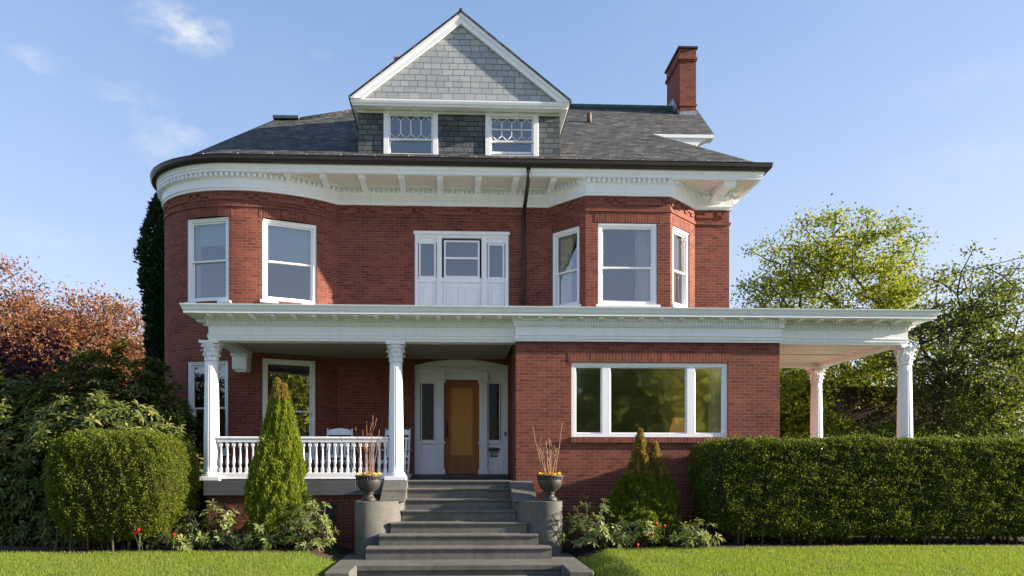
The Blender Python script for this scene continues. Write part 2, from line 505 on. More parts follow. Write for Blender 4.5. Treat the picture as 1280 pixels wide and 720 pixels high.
TXC, TYA, TA, TB = -5.2, 16.85, 2.1, 1.65      # tower apex and left ellipse
TYC = TYA + TB
def ell(a, b, n=24, yc=TYC):
    return [(TXC + a*math.cos(math.pi - k*math.pi/2/n), yc - b*math.sin(k*math.pi/2/n)) for k in range(n+1)]
RC = 3.7
x_end = TXC + math.sqrt(RC**2 - (RC-(YM-TYA))**2)
a_end = math.asin((x_end-TXC)/RC)
circ = [(TXC + RC*math.sin(a_end*k/16), TYA + RC - RC*math.cos(a_end*k/16)) for k in range(1, 17)]
tower = [(TXC-TA, 26.0)] + ell(TA, TB) + circ
XR = X(911.5, YM)                              # right corner of the main block
BY = 16.85                                     # upper bay front
bx0, bx1, bx2, bx3 = X(685, YM), X(732, BY), X(838, BY), X(868.5, YM)
UP = tower + [(bx0, YM), (bx1, BY), (bx2, BY), (bx3, YM), (XR, YM), (XR, 26.0)]
FY = 14.63                                     # front of the brick bay on the ground floor
fx0, fx1 = X(645, FY), X(974.5, FY)
fxw = X(638.2, YM)
LOW = tower + [(fxw, YM), (fx0, FY), (fx1, FY), (fx1, YM), (XR, YM), (XR, 26.0)]

def hit(path, u, ymax=30):
    """distance along the path where it is seen at picture column u (nearest front face)"""
    Ls = path_len(path); best = None
    for i in range(len(path)-1):
        (xa, ya), (xb, yb) = path[i], path[i+1]
        if xb-xa <= 1e-6: continue
        ua, ub = proj_u(xa, ya), proj_u(xb, yb)
        if ua <= u <= ub and ub-ua > 1e-6:
            t = (u-ua)/(ub-ua); y = ya+t*(yb-ya)
            if best is None or y < best[1]: best = (Ls[i]+t*(Ls[i+1]-Ls[i]), y)
    return best[0]

class Op: pass
def opening(path, u0, u1, v0, v1, arch=0):
    o = Op(); o.s0, o.s1 = hit(path, u0), hit(path, u1)
    p, q = path_at(path, o.s0), path_at(path, o.s1)
    o.mx, o.my = (p[0]+q[0])/2, (p[1]+q[1])/2
    o.w = math.hypot(q[0]-p[0], q[1]-p[1]); o.rot = math.atan2(q[1]-p[1], q[0]-p[0])
    o.z1, o.z0 = zat(v0, o.mx, o.my), zat(v1, o.mx, o.my)
    o.h = o.z1-o.z0; o.n = (math.sin(o.rot), -math.cos(o.rot)); o.p, o.q = p, q; o.arch = arch
    return o

def wall_sheet(mb, path, z0, z1, ops, depth=.2):
    Ls = path_len(path)
    S = sorted(set([round(x, 5) for x in Ls] + [round(o.s0, 5) for o in ops] + [round(o.s1, 5) for o in ops]))
    Zs = sorted(set([z0, z1] + [o.z0 for o in ops] + [o.z1 for o in ops]))
    Zs = [z for z in Zs if z0 <= z <= z1]
    for a, b in zip(S, S[1:]):
        if b-a < 1e-6: continue
        pa, pb = path_at(path, a), path_at(path, b); m = (a+b)/2
        for c, d in zip(Zs, Zs[1:]):
            k = (c+d)/2
            if any(o.s0 < m < o.s1 and o.z0 < k < o.z1 for o in ops): continue
            mb.face([(*pa, c), (*pb, c), (*pb, d), (*pa, d)], [(a, c), (b, c), (b, d), (a, d)])
    for o in ops:
        nx, ny = -o.n[0]*depth, -o.n[1]*depth
        p, q = o.p, o.q; pi, qi = (p[0]+nx, p[1]+ny), (q[0]+nx, q[1]+ny)
        z0_, z1_ = o.z0, o.z1
        mb.face([(*p, z0_), (*p, z1_), (*pi, z1_), (*pi, z0_)], [(0, z0_), (0, z1_), (depth, z1_), (depth, z0_)])
        mb.face([(*q, z0_), (*qi, z0_), (*qi, z1_), (*q, z1_)], [(0, z0_), (depth, z0_), (depth, z1_), (0, z1_)])
        mb.face([(*p, z1_), (*q, z1_), (*qi, z1_), (*pi, z1_)])
        mb.face([(*p, z0_), (*pi, z0_), (*qi, z0_), (*q, z0_)])
        if o.arch:
            n = 14; fl = []
            for k in range(n+1):
                t = -1+2*k/n
                fl.append((t, o.z1 - o.arch*t*t))
            for (t0, za), (t1, zb) in zip(fl, fl[1:]):
                P = lambda t: (p[0]+(q[0]-p[0])*(t+1)/2, p[1]+(q[1]-p[1])*(t+1)/2)
                a, b = P(t0), P(t1)
                s0, s1 = o.s0+(o.s1-o.s0)*(t0+1)/2, o.s0+(o.s1-o.s0)*(t1+1)/2
                mb.face([(*a, za), (*b, zb), (*b, o.z1), (*a, o.z1)], [(s0, za), (s1, zb), (s1, o.z1), (s0, o.z1)])
                ai, bi = (a[0]+nx, a[1]+ny), (b[0]+nx, b[1]+ny)
                mb.face([(*a, za), (*ai, za), (*bi, zb), (*b, zb)])

ZS = E(3.30)
# ---- openings
o_t1 = opening(UP, 233.5, 286, 272, 377)
o_t2 = opening(UP, 328, 396, 276.5, 378)
o_c = opening(UP, 517.5, 635.5, 289.5, 386)
o_b1 = opening(UP, 690, 724.5, 286.5, 384)
o_b2 = opening(UP, 747.5, 821.5, 278.5, 381)
o_b3 = opening(UP, 841, 861.5, 286.5, 384)
o_g1 = opening(LOW, 234, 285, 451, 567)
o_g2 = opening(LOW, 328, 394.5, 449, 572)
o_pw = opening(LOW, 713.5, 909.5, 453, 546.5)
o_dr = opening(LOW, 517, 635.5, 448.5, 592, arch=.155)
# tower openings stay rectangles in (s, z); the door reaches the porch floor
PF = E(-.24)                                   # porch floor height
o_dr.z0 = PF + .10; o_dr.h = o_dr.z1-o_dr.z0

mb = MB()
wall_sheet(mb, LOW, -.3, ZS, [o_g1, o_g2, o_pw, o_dr], .24)
mb.face([(TXC-TA, 26, -.3), (TXC-TA, 26, E(6.9)), (XR, 26, E(6.9)), (XR, 26, -.3)])
wl = mb.build('ground_floor_wall', M['brick'], HOUSE)
mb = MB()
wall_sheet(mb, UP, ZS, E(6.55), [o_t1, o_t2, o_c, o_b1, o_b2, o_b3], .2)
wu = mb.build('upper_wall', M['brick'], HOUSE)

# ---- flat brick arches (soldier courses) over the openings, 6 mm proud
def soldier(path, o, ext=.10, h=.205, parent=None):
    m = MB(); ps = []
    n = 8
    for k in range(n+1):
        s = o.s0-ext + (o.s1-o.s0+2*ext)*k/n
        ps.append((path_at(path, s), s))
    nn = o.n
    zz0, zz1 = o.z1+.002, o.z1+h
    for (a, sa), (b, sb) in zip(ps, ps[1:]):
        a = (a[0]+nn[0]*.008, a[1]+nn[1]*.008); b = (b[0]+nn[0]*.008, b[1]+nn[1]*.008)
        m.face([(*a, zz0), (*b, zz0), (*b, zz1), (*a, zz1)], [(sa, 0), (sb, 0), (sb, h), (sa, h)])
    for (a, sa), e in ((ps[0], 1), (ps[-1], -1)):
        b = (a[0]+nn[0]*.008, a[1]+nn[1]*.008)
        q = [(*a, zz0), (*b, zz0), (*b, zz1), (*a, zz1)]
        m.face(q if e > 0 else q[::-1])
    return m.build('brick_lintel', M['brick_soldier'], parent)
for o in (o_t1, o_t2, o_b1, o_b2, o_b3): soldier(UP, o, .0 if o in (o_b1, o_b3) else .08, .2, wu)
soldier(LOW, o_pw, .06, .2, wl)
# soldier sill under the picture window
m = MB()
ax, bxx = o_pw.p[0]-.02, o_pw.q[0]+.02
m.face([(ax, FY-.06, o_pw.z0-.115), (bxx, FY-.06, o_pw.z0-.115), (bxx, FY-.06, o_pw.z0-.004), (ax, FY-.06, o_pw.z0-.004)], [(ax, 0), (bxx, 0), (bxx, .2), (ax, .2)])
m.face([(ax, FY-.06, o_pw.z0-.004), (bxx, FY-.06, o_pw.z0-.004), (bxx, FY+.1, o_pw.z0-.003), (ax, FY+.1, o_pw.z0-.003)])
m.face([(ax, FY+.1, o_pw.z0-.115), (bxx, FY+.1, o_pw.z0-.115), (bxx, FY-.06, o_pw.z0-.115), (ax, FY-.06, o_pw.z0-.115)])
for x, e in ((ax, 1), (bxx, -1)):
    q = [(x, FY-.06, o_pw.z0-.115), (x, FY-.06, o_pw.z0-.004), (x, FY+.1, o_pw.z0-.004), (x, FY+.1, o_pw.z0-.115)]
    m.face(q if e < 0 else q[::-1])
m.build('brick_sill', M['brick_soldier'], wl)

# ---- projecting brick bands and key-pattern corbels below the cornice
m = MB()
m.sweep([(0, E(6.13)), (.03, E(6.135)), (.03, E(6.195)), (0, E(6.2))], UP)
m.build('string_course', M['brick'], wu)
m = MB()
Ls = path_len(UP); nn = path_normals(UP)
def along(s0, s1, z0, z1, d, mbx):
    n = max(1, int((s1-s0)/.15)); pts = []
    for k in range(n+1):
        s = s0+(s1-s0)*k/n; pts.append(path_at(UP, s))
    mbx.sweep([(0, z0), (d, z0), (d, z1), (0, z1)], pts)
c = .0675
s = Ls[1]+.15
segs = [(Ls[1]+.1, hit(UP, 421)), (hit(UP, 424), hit(UP, 684.5)), (hit(UP, 686.5), hit(UP, 731)), (hit(UP, 733), hit(UP, 837)), (hit(UP, 839), hit(UP, 867.5)), (hit(UP, 870), hit(UP, 910.5))]
pat = ["0001111110000", "0011010111000", "1111001001111"]
for a, b in segs:
    k = 0; bw = .105; s = a
    while s + bw <= b:
        for r, row in enumerate(pat[:3]):
            if row[k % len(row)] == '1':
                along(s, s+bw, E(6.43)-r*c*1.0, E(6.43)-r*c+c, .028, m)
        s += bw; k += 1
m.build('corbel_pattern', M['brick'], wu)

# ---- windows -------------------------------------------------------
def win_obj(o, name='window', inset=.03):
    return o.mx - o.n[0]*inset, o.my - o.n[1]*inset

def ring(m, x0, x1, z0, z1, t, y0, y1, tb=None, tt=None):
    """rectangular frame of board width t"""
    tb = t if tb is None else tb; tt = t if tt is None else tt
    m.bbox(x0, x0+t, y0, y1, z0, z1, .004); m.bbox(x1-t, x1, y0, y1, z0, z1, .004)
    m.box(x0+t, x1-t, y0+.003, y1, z1-tt, z1-.003); m.box(x0+t, x1-t, y0+.003, y1, z0+.003, z0+tb)

def put(mbx, name, mat, parent, loc=None, rot=0):
    """mesh made in the local frame of its parent (or placed at loc/rot under a world-frame parent)"""
    o = mbx.build(name, mat, None)
    if loc is not None:
        o.location = loc; o.rotation_euler = (0, 0, rot)
        setparent(o, parent)
    else:
        o.parent = parent
    return o

def curtain(x0, x1, z0, z1, y, amp=.035, waves=5):
    m = MB(); n = waves*8; P = []
    for k in range(n+1):
        t = k/n; x = x0+(x1-x0)*t
        yy = y + amp*math.sin(t*waves*2*math.pi) + .012*math.sin(t*31)
        P.append((x, yy))
    for (a, b), (c_, d) in zip(P, P[1:]):
        m.face([(a, b, z0), (c_, d, z0), (c_, d, z1), (a, b, z1)], None, True)
    return m

def sash_window(o, glass='glass', split=.5, inset=.03, sill=True, casing=.085, bars=None, blind=None, curt=None, trim='white_trim', parent=None, raised=0):
    w, h = o.w-.006, o.h-.004
    x0, x1 = -w/2, w/2
    m = MB(); ring(m, x0, x1, 0, h, casing, 0, .15)
    m.bbox(x0+.02, x1-.02, -.022, .02, h-.05, h-.012, .004)              # drip mould
    wx, wy = win_obj(o, inset=inset)
    W = put(m, 'window', M[trim], parent or HOUSE, (wx, wy, o.z0+.002), o.rot)
    ix0, ix1, iz0, iz1 = x0+casing, x1-casing, casing*.6, h-casing
    zm = iz0 + (iz1-iz0)*split
    st = .042
    m = MB(); ring(m, ix0, ix1, zm-.02, iz1, st, .045, .085, tb=.04)
    if bars: bars(m, ix0+st, ix1-st, zm+.02, iz1-st, .05, .075)
    put(m, 'upper_sash', M[trim], W)
    m = MB(); ring(m, ix0, ix1, iz0+raised, zm+.02, st, .09, .13, tb=.07)
    put(m, 'lower_sash', M[trim], W)
    m = MB()
    m.face([(ix0+st, .066, zm), (ix1-st, .066, zm), (ix1-st, .066, iz1-st), (ix0+st, .066, iz1-st)])
    m.face([(ix0+st, .111, iz0+.05+raised), (ix1-st, .111, iz0+.05+raised), (ix1-st, .111, zm), (ix0+st, .111, zm)])
    put(m, 'glass_pane', M[glass], W)
    if sill:
        m = MB(); m.bbox(x0-.06, x1+.06, -.075, .12, -.062, -.002, .008)
        put(m, 'sill', M[trim], W)
    if blind:
        m = MB(); m.box(ix0-.02, ix1+.02, .19, .2, iz0+(iz1-iz0)*blind, iz1+.02)
        put(m, 'roller_shade', M['shade'], W)
    for (a, b) in curt or ():
        cm = curtain(ix0+(ix1-ix0)*a, ix0+(ix1-ix0)*b, -.1, iz1+.05, .21)
        put(cm, 'curtain', M['curtain'], W)
    return W
sash_window(o_t1, blind=.72, split=.5, curt=[(0, .16), (.84, 1)])
sash_window(o_t2, blind=.52, split=.5)
sash_window(o_b1, split=.47, curt=[(0, .55)])
sash_window(o_b2, split=.47, curt=[(.70, 1.0), (0, .08)])
sash_window(o_b3, split=.47, blind=.55)
sash_window(o_g1, 'glass_porch', split=.5)
sash_window(o_g2, 'glass_porch', split=.48)

# picture window: three lights
def picture_window(o):
    w, h = o.w-.006, o.h-.004; x0, x1 = -w/2, w/2
    m = MB(); ring(m, x0, x1, 0, h, .085, 0, .15, tb=.075)
    k1 = x0 + w*(762-713.5)/196.; k0 = x0 + w*(752-713.5)/196.
    q0 = x0 + w*(858.5-713.5)/196.; q1 = x0+w*(868.5-713.5)/196.
    m.bbox(k0, k1, .003, .14, .07, h-.08, .006); m.bbox(q0, q1, .003, .14, .07, h-.08, .006)
    wx, wy = win_obj(o, inset=.035)
    W = put(m, 'window', M['white_trim'], HOUSE, (wx, wy, o.z0+.002), o.rot)
    for a, b in ((x0+.085, k0), (k1, q0), (q1, x1-.085)):
        m = MB(); ring(m, a, b, .075, h-.085, .022, .03, .08); put(m, 'sash', M['white_trim'], W)
        m = MB(); m.face([(a+.022, .06, .09), (b-.022, .06, .09), (b-.022, .06, h-.1), (a+.022, .06, h-.1)]); put(m, 'glass_pane', M['glass_low'], W)
    m = curtain(q1+(x1-q1)*.55, x1-.05, -.1, h, .24, .03, 4); put(m, 'curtain', M['curtain'], W)
    return W
picture_window(o_pw)

# balcony window above the door: centre sash, side lights, panels
def balcony_window(o):
    w, h = o.w-.006, o.h-.004; x0, x1 = -w/2, w/2
    px = lambda u: x0 + w*(u-517.5)/118.
    pz = lambda v: h*(386-v)/(386-289.5)
    m = MB()
    m.bbox(x0, px(521.5), -.02, .15, 0, h, .005); m.bbox(px(631.5), x1, -.02, .15, 0, h, .005)
    m.bbox(x0-.03, x1+.03, -.06, .15, h-.075, h+.004, .008); m.box(px(521.5), px(631.5), .0, .15, h-.14, h-.075)
    m.bbox(px(545), px(551.5), -.02, .15, 0, h-.075, .008); m.bbox(px(601.5), px(608), -.02, .15, 0, h-.075, .008)
    for a, b in ((521.5, 545), (551.5, 601.5), (608, 631.5)):
        m.box(px(a), px(b), .05, .15, 0, pz(350))                      # panel back
        m.bbox(px(a), px(b), .01, .06, pz(352.5), pz(346.5), .006)     # rail under the glass
    for a, b in ((521.5, 545), (608, 631.5)): m.box(px(a), px(b), .03, .15, pz(302.5), h-.14)
    W = put(m, 'window', M['white_trim'], HOUSE, (*win_obj(o, inset=.03), o.z0+.002), o.rot)
    for a, b in ((524, 543), (553.5, 575), (578, 600), (610.5, 629.5)):
        m = MB(); ring(m, px(a), px(b), pz(385), pz(356.5), .045, .034, .052); m.bbox(px(a)+.075, px(b)-.075, .030, .052, pz(385)+.075, pz(356.5)-.075, .012)
        put(m, 'panel', M['white_trim'], W)
    for a, b, c_, d, mid in ((522.5, 544, 302, 347, None), (554, 599, 299.5, 346.5, 322), (609, 630.5, 303, 347.5, None)):
        m = MB(); ring(m, px(a), px(b), pz(d), pz(c_), .045, .02, .07)
        if mid: m.box(px(a)+.04, px(b)-.04, .015, .07, pz(mid)-.025, pz(mid)+.025)
        put(m, 'sash', M['white_trim'], W)
        m = MB(); m.face([(px(a)+.04, .05, pz(d)+.04), (px(b)-.04, .05, pz(d)+.04), (px(b)-.04, .05, pz(c_)-.04), (px(a)+.04, .05, pz(c_)-.04)])
        put(m, 'glass_pane', M['glass'], W)
    return W
balcony_window(o_c)

# ---- front door in its arched surround --------------------------------
def leaded(m, x0, x1, z0, z1, y, r=.004):
    w, h = x1-x0, z1-z0; n = 5
    for k in range(n):
        za, zb = z0+h*k/n, z0+h*(k+1)/n; zm = (za+zb)/2; xm = (x0+x1)/2
        m.tube([(x0, y, zm), (xm, y, zb), (x1, y, zm), (xm, y, za), (x0, y, zm)], r, segs=4)
        pts = [(xm+.28*w*math.cos(t*math.pi/6), y, zm+.28*w*math.sin(t*math.pi/6)) for t in range(13)]
        m.tube(pts, r, segs=4)
    m.tube([(x0+w*.5, y, z0), (x0+w*.5, y, z1)], r, segs=4)
def door_surround(o):
    w, h = o.w-.006, o.h; x0, x1 = -w/2, w/2
    px = lambda u: x0 + w*(u-517)/118.5
    pz = lambda v: h*(592-v)/(592-448.5)
    m = MB()
    arch = lambda x: h-.003-o.arch*(x/(w/2))**2
    n = 16                                             # arched tympanum board
    top = [(x0+w*k/n, arch(x0+w*k/n)) for k in range(n+1)]
    m.extr([(x0, pz(473.5))] + [(x1, pz(473.5))] + top[::-1], 'y', .10, .16)
    for zc, d, t in ((pz(462), .05, .05), (pz(467), .03, .03), (pz(458.5), .07, .03)):
        m.bbox(x0+.03, x1-.03, .10-d, .11, zc-t/2, zc+t/2, .006)
    n = 16
    for k in range(n):                                 # moulding that follows the arch
        a, b = top[k], top[k+1]
        m.extr([(a[0], a[1]-.07), (b[0], b[1]-.07), (b[0], b[1]), (a[0], a[1])], 'y', .05, .101)
    for a, b in ((517, 524), (544, 554), (599.5, 609), (627, 635.5)):
        m.bbox(px(a), px(b), .06, .16, 0, pz(470), .008)
    for a, b in ((542.5, 555.5), (598, 610.5)):          # pilasters with caps and bases
        m.bbox(px(a)+.02, px(b)-.02, .015, .075, .12, pz(476), .01)
        m.bbox(px(a)-.01, px(b)+.01, -.01, .08, 0, .13, .01)
        m.bbox(px(a)-.015, px(b)+.015, -.02, .08, pz(478), pz(474), .008); m.bbox(px(a), px(b), 0, .08, pz(473.8), pz(463.5), .008)
        m.bbox(px(a)-.01, px(b)+.01, -.005, .08, pz(554), pz(551), .006)
    for a, b in ((524, 544), (609, 627)):
        m.box(px(a), px(b), .10, .16, 0, pz(551)); m.bbox(px(a), px(b), .06, .11, pz(554), pz(550.5), .006)
        m.bbox(px(a), px(b), .07, .11, 0, .16, .006)
        m.box(px(a), px(b), .08, .16, pz(477), pz(470))
    S = put(m, 'door_surround', M['white'], HOUSE, (o.mx, o.my+.05, o.z0), o.rot)
    for a, b in ((524, 544), (609, 627)):
        m = MB(); ring(m, px(a)+.02, px(b)-.02, pz(550.5), pz(477), .03, .085, .13); 
        sl = put(m, 'sidelight', M['white'], S)
        m = MB(); leaded(m, px(a)+.05, px(b)-.05, pz(550.5)+.03, pz(477)-.03, .118); put(m, 'leading', M['brass'], S)
        m = MB(); m.face([(px(a)+.04, .125, pz(550)), (px(b)-.04, .125, pz(550)), (px(b)-.04, .125, pz(478)), (px(a)+.04, .125, pz(478))]); put(m, 'glass_pane', M['glass_leaded'], S)
    # the door
    da, db = px(554), px(599.5)
    m = MB(); st = .19*(db-da)
    ring(m, da, db, 0, pz(474.5), st, .13, .18, tb=.48, tt=.19)
    D = put(m, 'front_door', M['wood'], HOUSE, (o.mx, o.my+.05, o.z0), o.rot)
    m = MB(); m.bbox(da+st-.01, db-st+.01, .15, .17, .47, pz(474.5)-.18, .01)
    ring(m, da+st+.0, db-st-.0, .48, pz(474.5)-.19, .03, .125, .16)
    put(m, 'door_panel', M['wood_panel'], D)
    m = MB(); hx = da+.075
    m.bbox(hx-.03, hx+.03, .112, .131, .93, 1.32, .01); m.tube([(hx, .11, .96), (hx, .06, 1.0), (hx, .055, 1.1), (hx, .07, 1.2), (hx, .11, 1.22)], .014, segs=6)
    put(m, 'door_handle', M['black'], D)
    # letter box and number plate on the right-hand panel
    m = MB(); m.bbox(px(610.8), px(624.2), .03, .099, pz(562.8), pz(558.6), .006); put(m, 'letter_box', M['black'], S)
    m = MB(); m.bbox(px(613), px(622.6), .085, .099, pz(570.2), pz(564.0), .002); pl = put(m, 'number_plate', M['black'], S)
    cu = bpy.data.curves.new('house_number', 'FONT'); cu.body = '104'; cu.size = .125; cu.align_x = 'CENTER'; cu.align_y = 'CENTER'; cu.extrude = .002
    t = bpy.data.objects.new('house_number_text', cu); COL.objects.link(t)
    dg = bpy.context.evaluated_depsgraph_get(); me = bpy.data.meshes.new_from_object(t.evaluated_get(dg))
    bpy.data.objects.remove(t)
    me.materials.clear(); me.materials.append(M['white'])
    t = bpy.data.objects.new('house_number', me); COL.objects.link(t)
    t.location = ((px(613)+px(622.6))/2, .0835, (pz(570.2)+pz(564.0))/2); t.rotation_euler = (math.pi/2, 0, 0); t.parent = S
    m = MB(); m.bbox(px(631), px(633.2), .04, .059, pz(544), pz(539), .004); put(m, 'door_bell', M['black'], S)
    # dark threshold step
    m = MB(); m.bbox(x0-.02, x1+.02, -.16, .24, -.10, -.003, .008)
    put(m, 'threshold', M['floor_dark'], S)
    m = MB(); m.box(x0+.01, x1-.01, .20, .22, 0, o.h-.17); put(m, 'door_backing', M['dark'], S)
door_surround(o_dr)

# ---- main cornice ------------------------------------------------------
FR0, FR1 = 6.50, 6.80
m = MB()
m.sweep([(0, E(FR0)), (.05, E(FR0)), (.05, E(FR0+.05)), (.075, E(FR0+.06)), (.075, E(FR0+.10)), (.055, E(FR0+.11)), (.055, E(FR1-.03)), (.085, E(FR1-.02)), (.085, E(FR1)),
         (.085, E(6.88)), (.165, E(6.885)), (.17, E(6.93))], UP)
def dentils(path, s0, s1, pitch, wd, z0, z1, d0, d1, m):
    Lp = path_len(path); s = s0
    while s < s1:
        a, b = path_at(path, s), path_at(path, s+wd)
        tx, ty = b[0]-a[0], b[1]-a[1]; l = math.hypot(tx, ty)
        if l > wd*.9:
            nx, ny = ty/l, -tx/l
            V = []
            for z in (z0, z1):
                for p, d in ((a, d0), (b, d0), (b, d1), (a, d1)): V.append((p[0]+nx*d, p[1]+ny*d, z))
            m.mesh(V, [(3,2,1,0),(4,5,6,7),(1,0,4,5),(2,1,5,6),(3,2,6,7),(0,3,7,4)], False)
        s += pitch
for a, b in segs + [(path_len(UP)[-2]+.1, path_len(UP)[-2]+3)]:
    dentils(UP, a, b-.06, .12, .062, E(6.795), E(6.875), .08, .165, m)
fr = m.build('frieze', M['white'], HOUSE)

EY = 16.68; EXL, EXR = 2.24, 7.32
EA, EB = EXL, TYC-EY
eave = [(TXC-EA, 26.0)] + ell(EA, EB, 32) + [(bx1, EY), (EXR, EY), (EXR, 26.0)]
# soffit: paired strips from wall line to eave line
pairs = [((TXC-TA, 26.0), (TXC-EA, 26.0))]
for p, q in zip(ell(TA, TB, 24), ell(EA, EB, 24)): pairs.append((p, q))
for p in dens(circ + [(bx0, YM), (bx1, BY), (bx2, BY), (bx3, YM), (XR, YM)], .4): pairs.append((p, (max(p[0], TXC), EY)))
pairs += [((XR, YM), (EXR, EY)), ((XR, YM), (EXR, YM)), ((XR, 26.0), (EXR, 26.0))]
m = MB()
for (a, b), (c_, d) in zip(pairs, pairs[1:]):
    m.face([(*a, E(6.93)), (*c_, E(6.93)), (*d, E(6.905)), (*b, E(6.905))])
m.build('soffit', M['cream'], HOUSE)
m = MB()
m.sweep([(-.10, E(6.895)), (.0, E(6.89)), (.0, E(6.945)), (.02, E(6.955)), (.02, E(7.0)), (.045, E(7.02)), (.05, E(7.06)), (.05, E(7.10)), (-.1, E(7.10))], eave)
m.build('fascia', M['white_trim'], HOUSE)
m = MB()
m.sweep([(.052, E(7.055)), (.10, E(7.05)), (.15, E(7.075)), (.175, E(7.12)), (.18, E(7.19)), (.19, E(7.215)), (.175, E(7.22)), (.165, E(7.18)), (.13, E(7.12)), (.06, E(7.12)), (.054, E(7.2))], eave, smooth=False)
gu = m.build('gutter', M['gutter'], HOUSE)
Le = path_len(eave); s = 8.6
while s < Le[-2]-.2:                                     # hanger straps on the rim
    p = path_at(eave, s); q = path_at(eave, s+.03)
    l = math.hypot(q[0]-p[0], q[1]-p[1]); nx, ny = (q[1]-p[1])/l, -(q[0]-p[0])/l
    m = MB(); m.tube([(p[0]-nx*.12, p[1]-ny*.12, E(7.30)), (p[0]+nx*.19, p[1]+ny*.19, E(7.228))], .012, segs=4)
    m.build('gutter_hanger', M['metal_flash'], gu); s += .78

# scrolled eave brackets
def eave_bracket(wp, ep, name='eave_bracket', big=1.0, z=6.92):
    dx, dy = ep[0]-wp[0], ep[1]-wp[1]; l = math.hypot(dx, dy)
    l2 = l-.09
    if l2 < .15: return
    rot = math.atan2(dy, dx)
    hw = .075*big
    m = MB()
    z0 = -.005
    prof = [(.06, z0), (l2, z0), (l2, -.07*big), (l2-.05, -.095*big), (l2-.12*min(1,l2), -.075*big), (l2*.55, -.06*big), (l2*.3, -.085*big), (.10, -.13*big), (.06, -.14*big)]
    V = [(x, -hw, zz) for x, zz in prof] + [(x, hw, zz) for x, zz in prof]; n = len(prof)
    m.mesh(V, [tuple(range(n)), tuple(range(n, 2*n))[::-1]] + [(i, n+i, n+(i+1) % n, (i+1) % n) for i in range(n)], False)
    return put(m, name, M['white'], HOUSE, (wp[0], wp[1], E(z)), rot)
for u, n_ in ((196, 0), (212, 0), (237, 0), (300, 0), (362, 0)):
    pass
E1 = ell(TA, TB, 24); E2 = ell(EA, EB, 24)
for k in (3, 8, 13, 18, 23): eave_bracket(E1[k], E2[k])
for u in (362, 410, 457, 504, 550, 596, 641, 686): 
    s = hit(UP, u); p = path_at(UP, s); nb = (p[0]+.0, EY)
    eave_bracket(p, nb)
for u in (733, 786, 838): 
    s = hit(UP, u); p = path_at(UP, s); eave_bracket(p, (p[0], EY))
s = hit(UP, 893); p = path_at(UP, s); eave_bracket((p[0], p[1]), (p[0]+.05, EY), big=1.9)
eave_bracket((XR, YM+.25), (EXR, YM+.25), big=1.5)

# ---- downspout
m = MB(); dxp, dyp = X(655, 17.5), 17.56
m.tube([(dxp+.02, 16.62, E(7.05)), (dxp+.02, 16.62, E(6.8)), (dxp, 16.9, E(6.55)), (dxp, 17.3, E(6.42)), (dxp, dyp, E(6.3)), (dxp, dyp, E(5.0)), (dxp-.01, dyp, E(3.4))], .048, segs=8)
for z in (6.0, 5.2, 4.3): m.lathe([(.05, E(z)-.03), (.06, E(z)-.02), (.06, E(z)+.02), (.05, E(z)+.03)], 10, dxp, dyp)
m.build('downspout', M['gutter'], HOUSE)

# ---- roof ---------------------------------------------------------------
RK = .727; RY0 = 16.60; RZ0 = 7.19
rz = lambda y: E(RZ0 + RK*(y-RY0))
sl = math.hypot(1, RK)
RIDGE = 22.6; APY = 20.2
axl, axr = X(343, APY), X(374, APY)
hipx, hipy = X(813, 19.42), 19.42
gx_e, gx_r = X(893, hipy), X(871, RIDGE)
rlx = -1.6
m = MB()
poly = [(TXC, RY0), (EXR+.08, RY0), (hipx, hipy), (gx_e, hipy), (gx_r, RIDGE), (rlx, RIDGE), (axr, APY), (axl, APY)]
m.face([(x, y, rz(y)) for x, y in poly], [(x, (y-RY0)*sl) for x, y in poly])
# back slope, left hip, right hip
m.face([(gx_r, RIDGE, rz(RIDGE)), (gx_r, 28, E(8.0)), (rlx, 28, E(8.0)), (rlx, RIDGE, rz(RIDGE))])
q = [(axr, APY, rz(APY)), (rlx, RIDGE, rz(RIDGE)), (rlx, 28, E(8.0)), (TXC-EA-.08, 26.0, E(RZ0)), (TXC-EA-.08, 22, E(RZ0)), (axl, 21.2, rz(APY))]
m.face(q)
m.face([(axl, APY, rz(APY)), (axr, APY, rz(APY)), (axl, 21.2, rz(APY))])
m.face([(EXR+.08, RY0, E(RZ0)), (EXR+.08, 26, E(RZ0)), (hipx, 26, rz(hipy)), (hipx, hipy, rz(hipy))])
# tower cone
CE = ell(EA+.08, TYC-RY0, 32); sp = path_len(CE)
ring_prev = None; NR = 6
for k in range(len(CE)-1):
    for r in range(NR):
        t0, t1 = r/NR, (r+1)/NR
        P = lambda p, t: (p[0]+(axl-p[0])*t, p[1]+(APY-p[1])*t, E(RZ0)+(rz(APY)-E(RZ0))*t)
        a, b = CE[k], CE[k+1]; Lc = math.hypot(a[0]-axl, a[1]-APY)*1.22
        m.face([P(a, t0), P(b, t0), P(b, t1), P(a, t1)], [(sp[k], t0*4.3), (sp[k+1], t0*4.3), (sp[k+1], t1*4.3), (sp[k], t1*4.3)])
a = CE[0]; m.face([(a[0], 26, E(RZ0)), (a[0], TYC, E(RZ0)), (axl, APY, rz(APY)), (axl, 22, rz(APY))])
roof = m.build('roof', M['slate'], HOUSE)
m = MB(); m.bbox(rlx, X(846, RIDGE), RIDGE-.09, RIDGE+.09, rz(RIDGE)-.06, rz(RIDGE)+.07, .02); m.build('ridge_cap', M['copper'], roof)
m = MB(); m.bbox(axl-.02, axr+.02, APY-.12, APY+.5, rz(APY)-.02, rz(APY)+.085, .02); m.build('tower_cap', M['copper'], roof)
m = MB(); m.tube([(axr, APY, rz(APY)+.02), (rlx, RIDGE, rz(RIDGE)+.02)], .05, segs=6); m.build('hip_cap', M['slate'], roof)
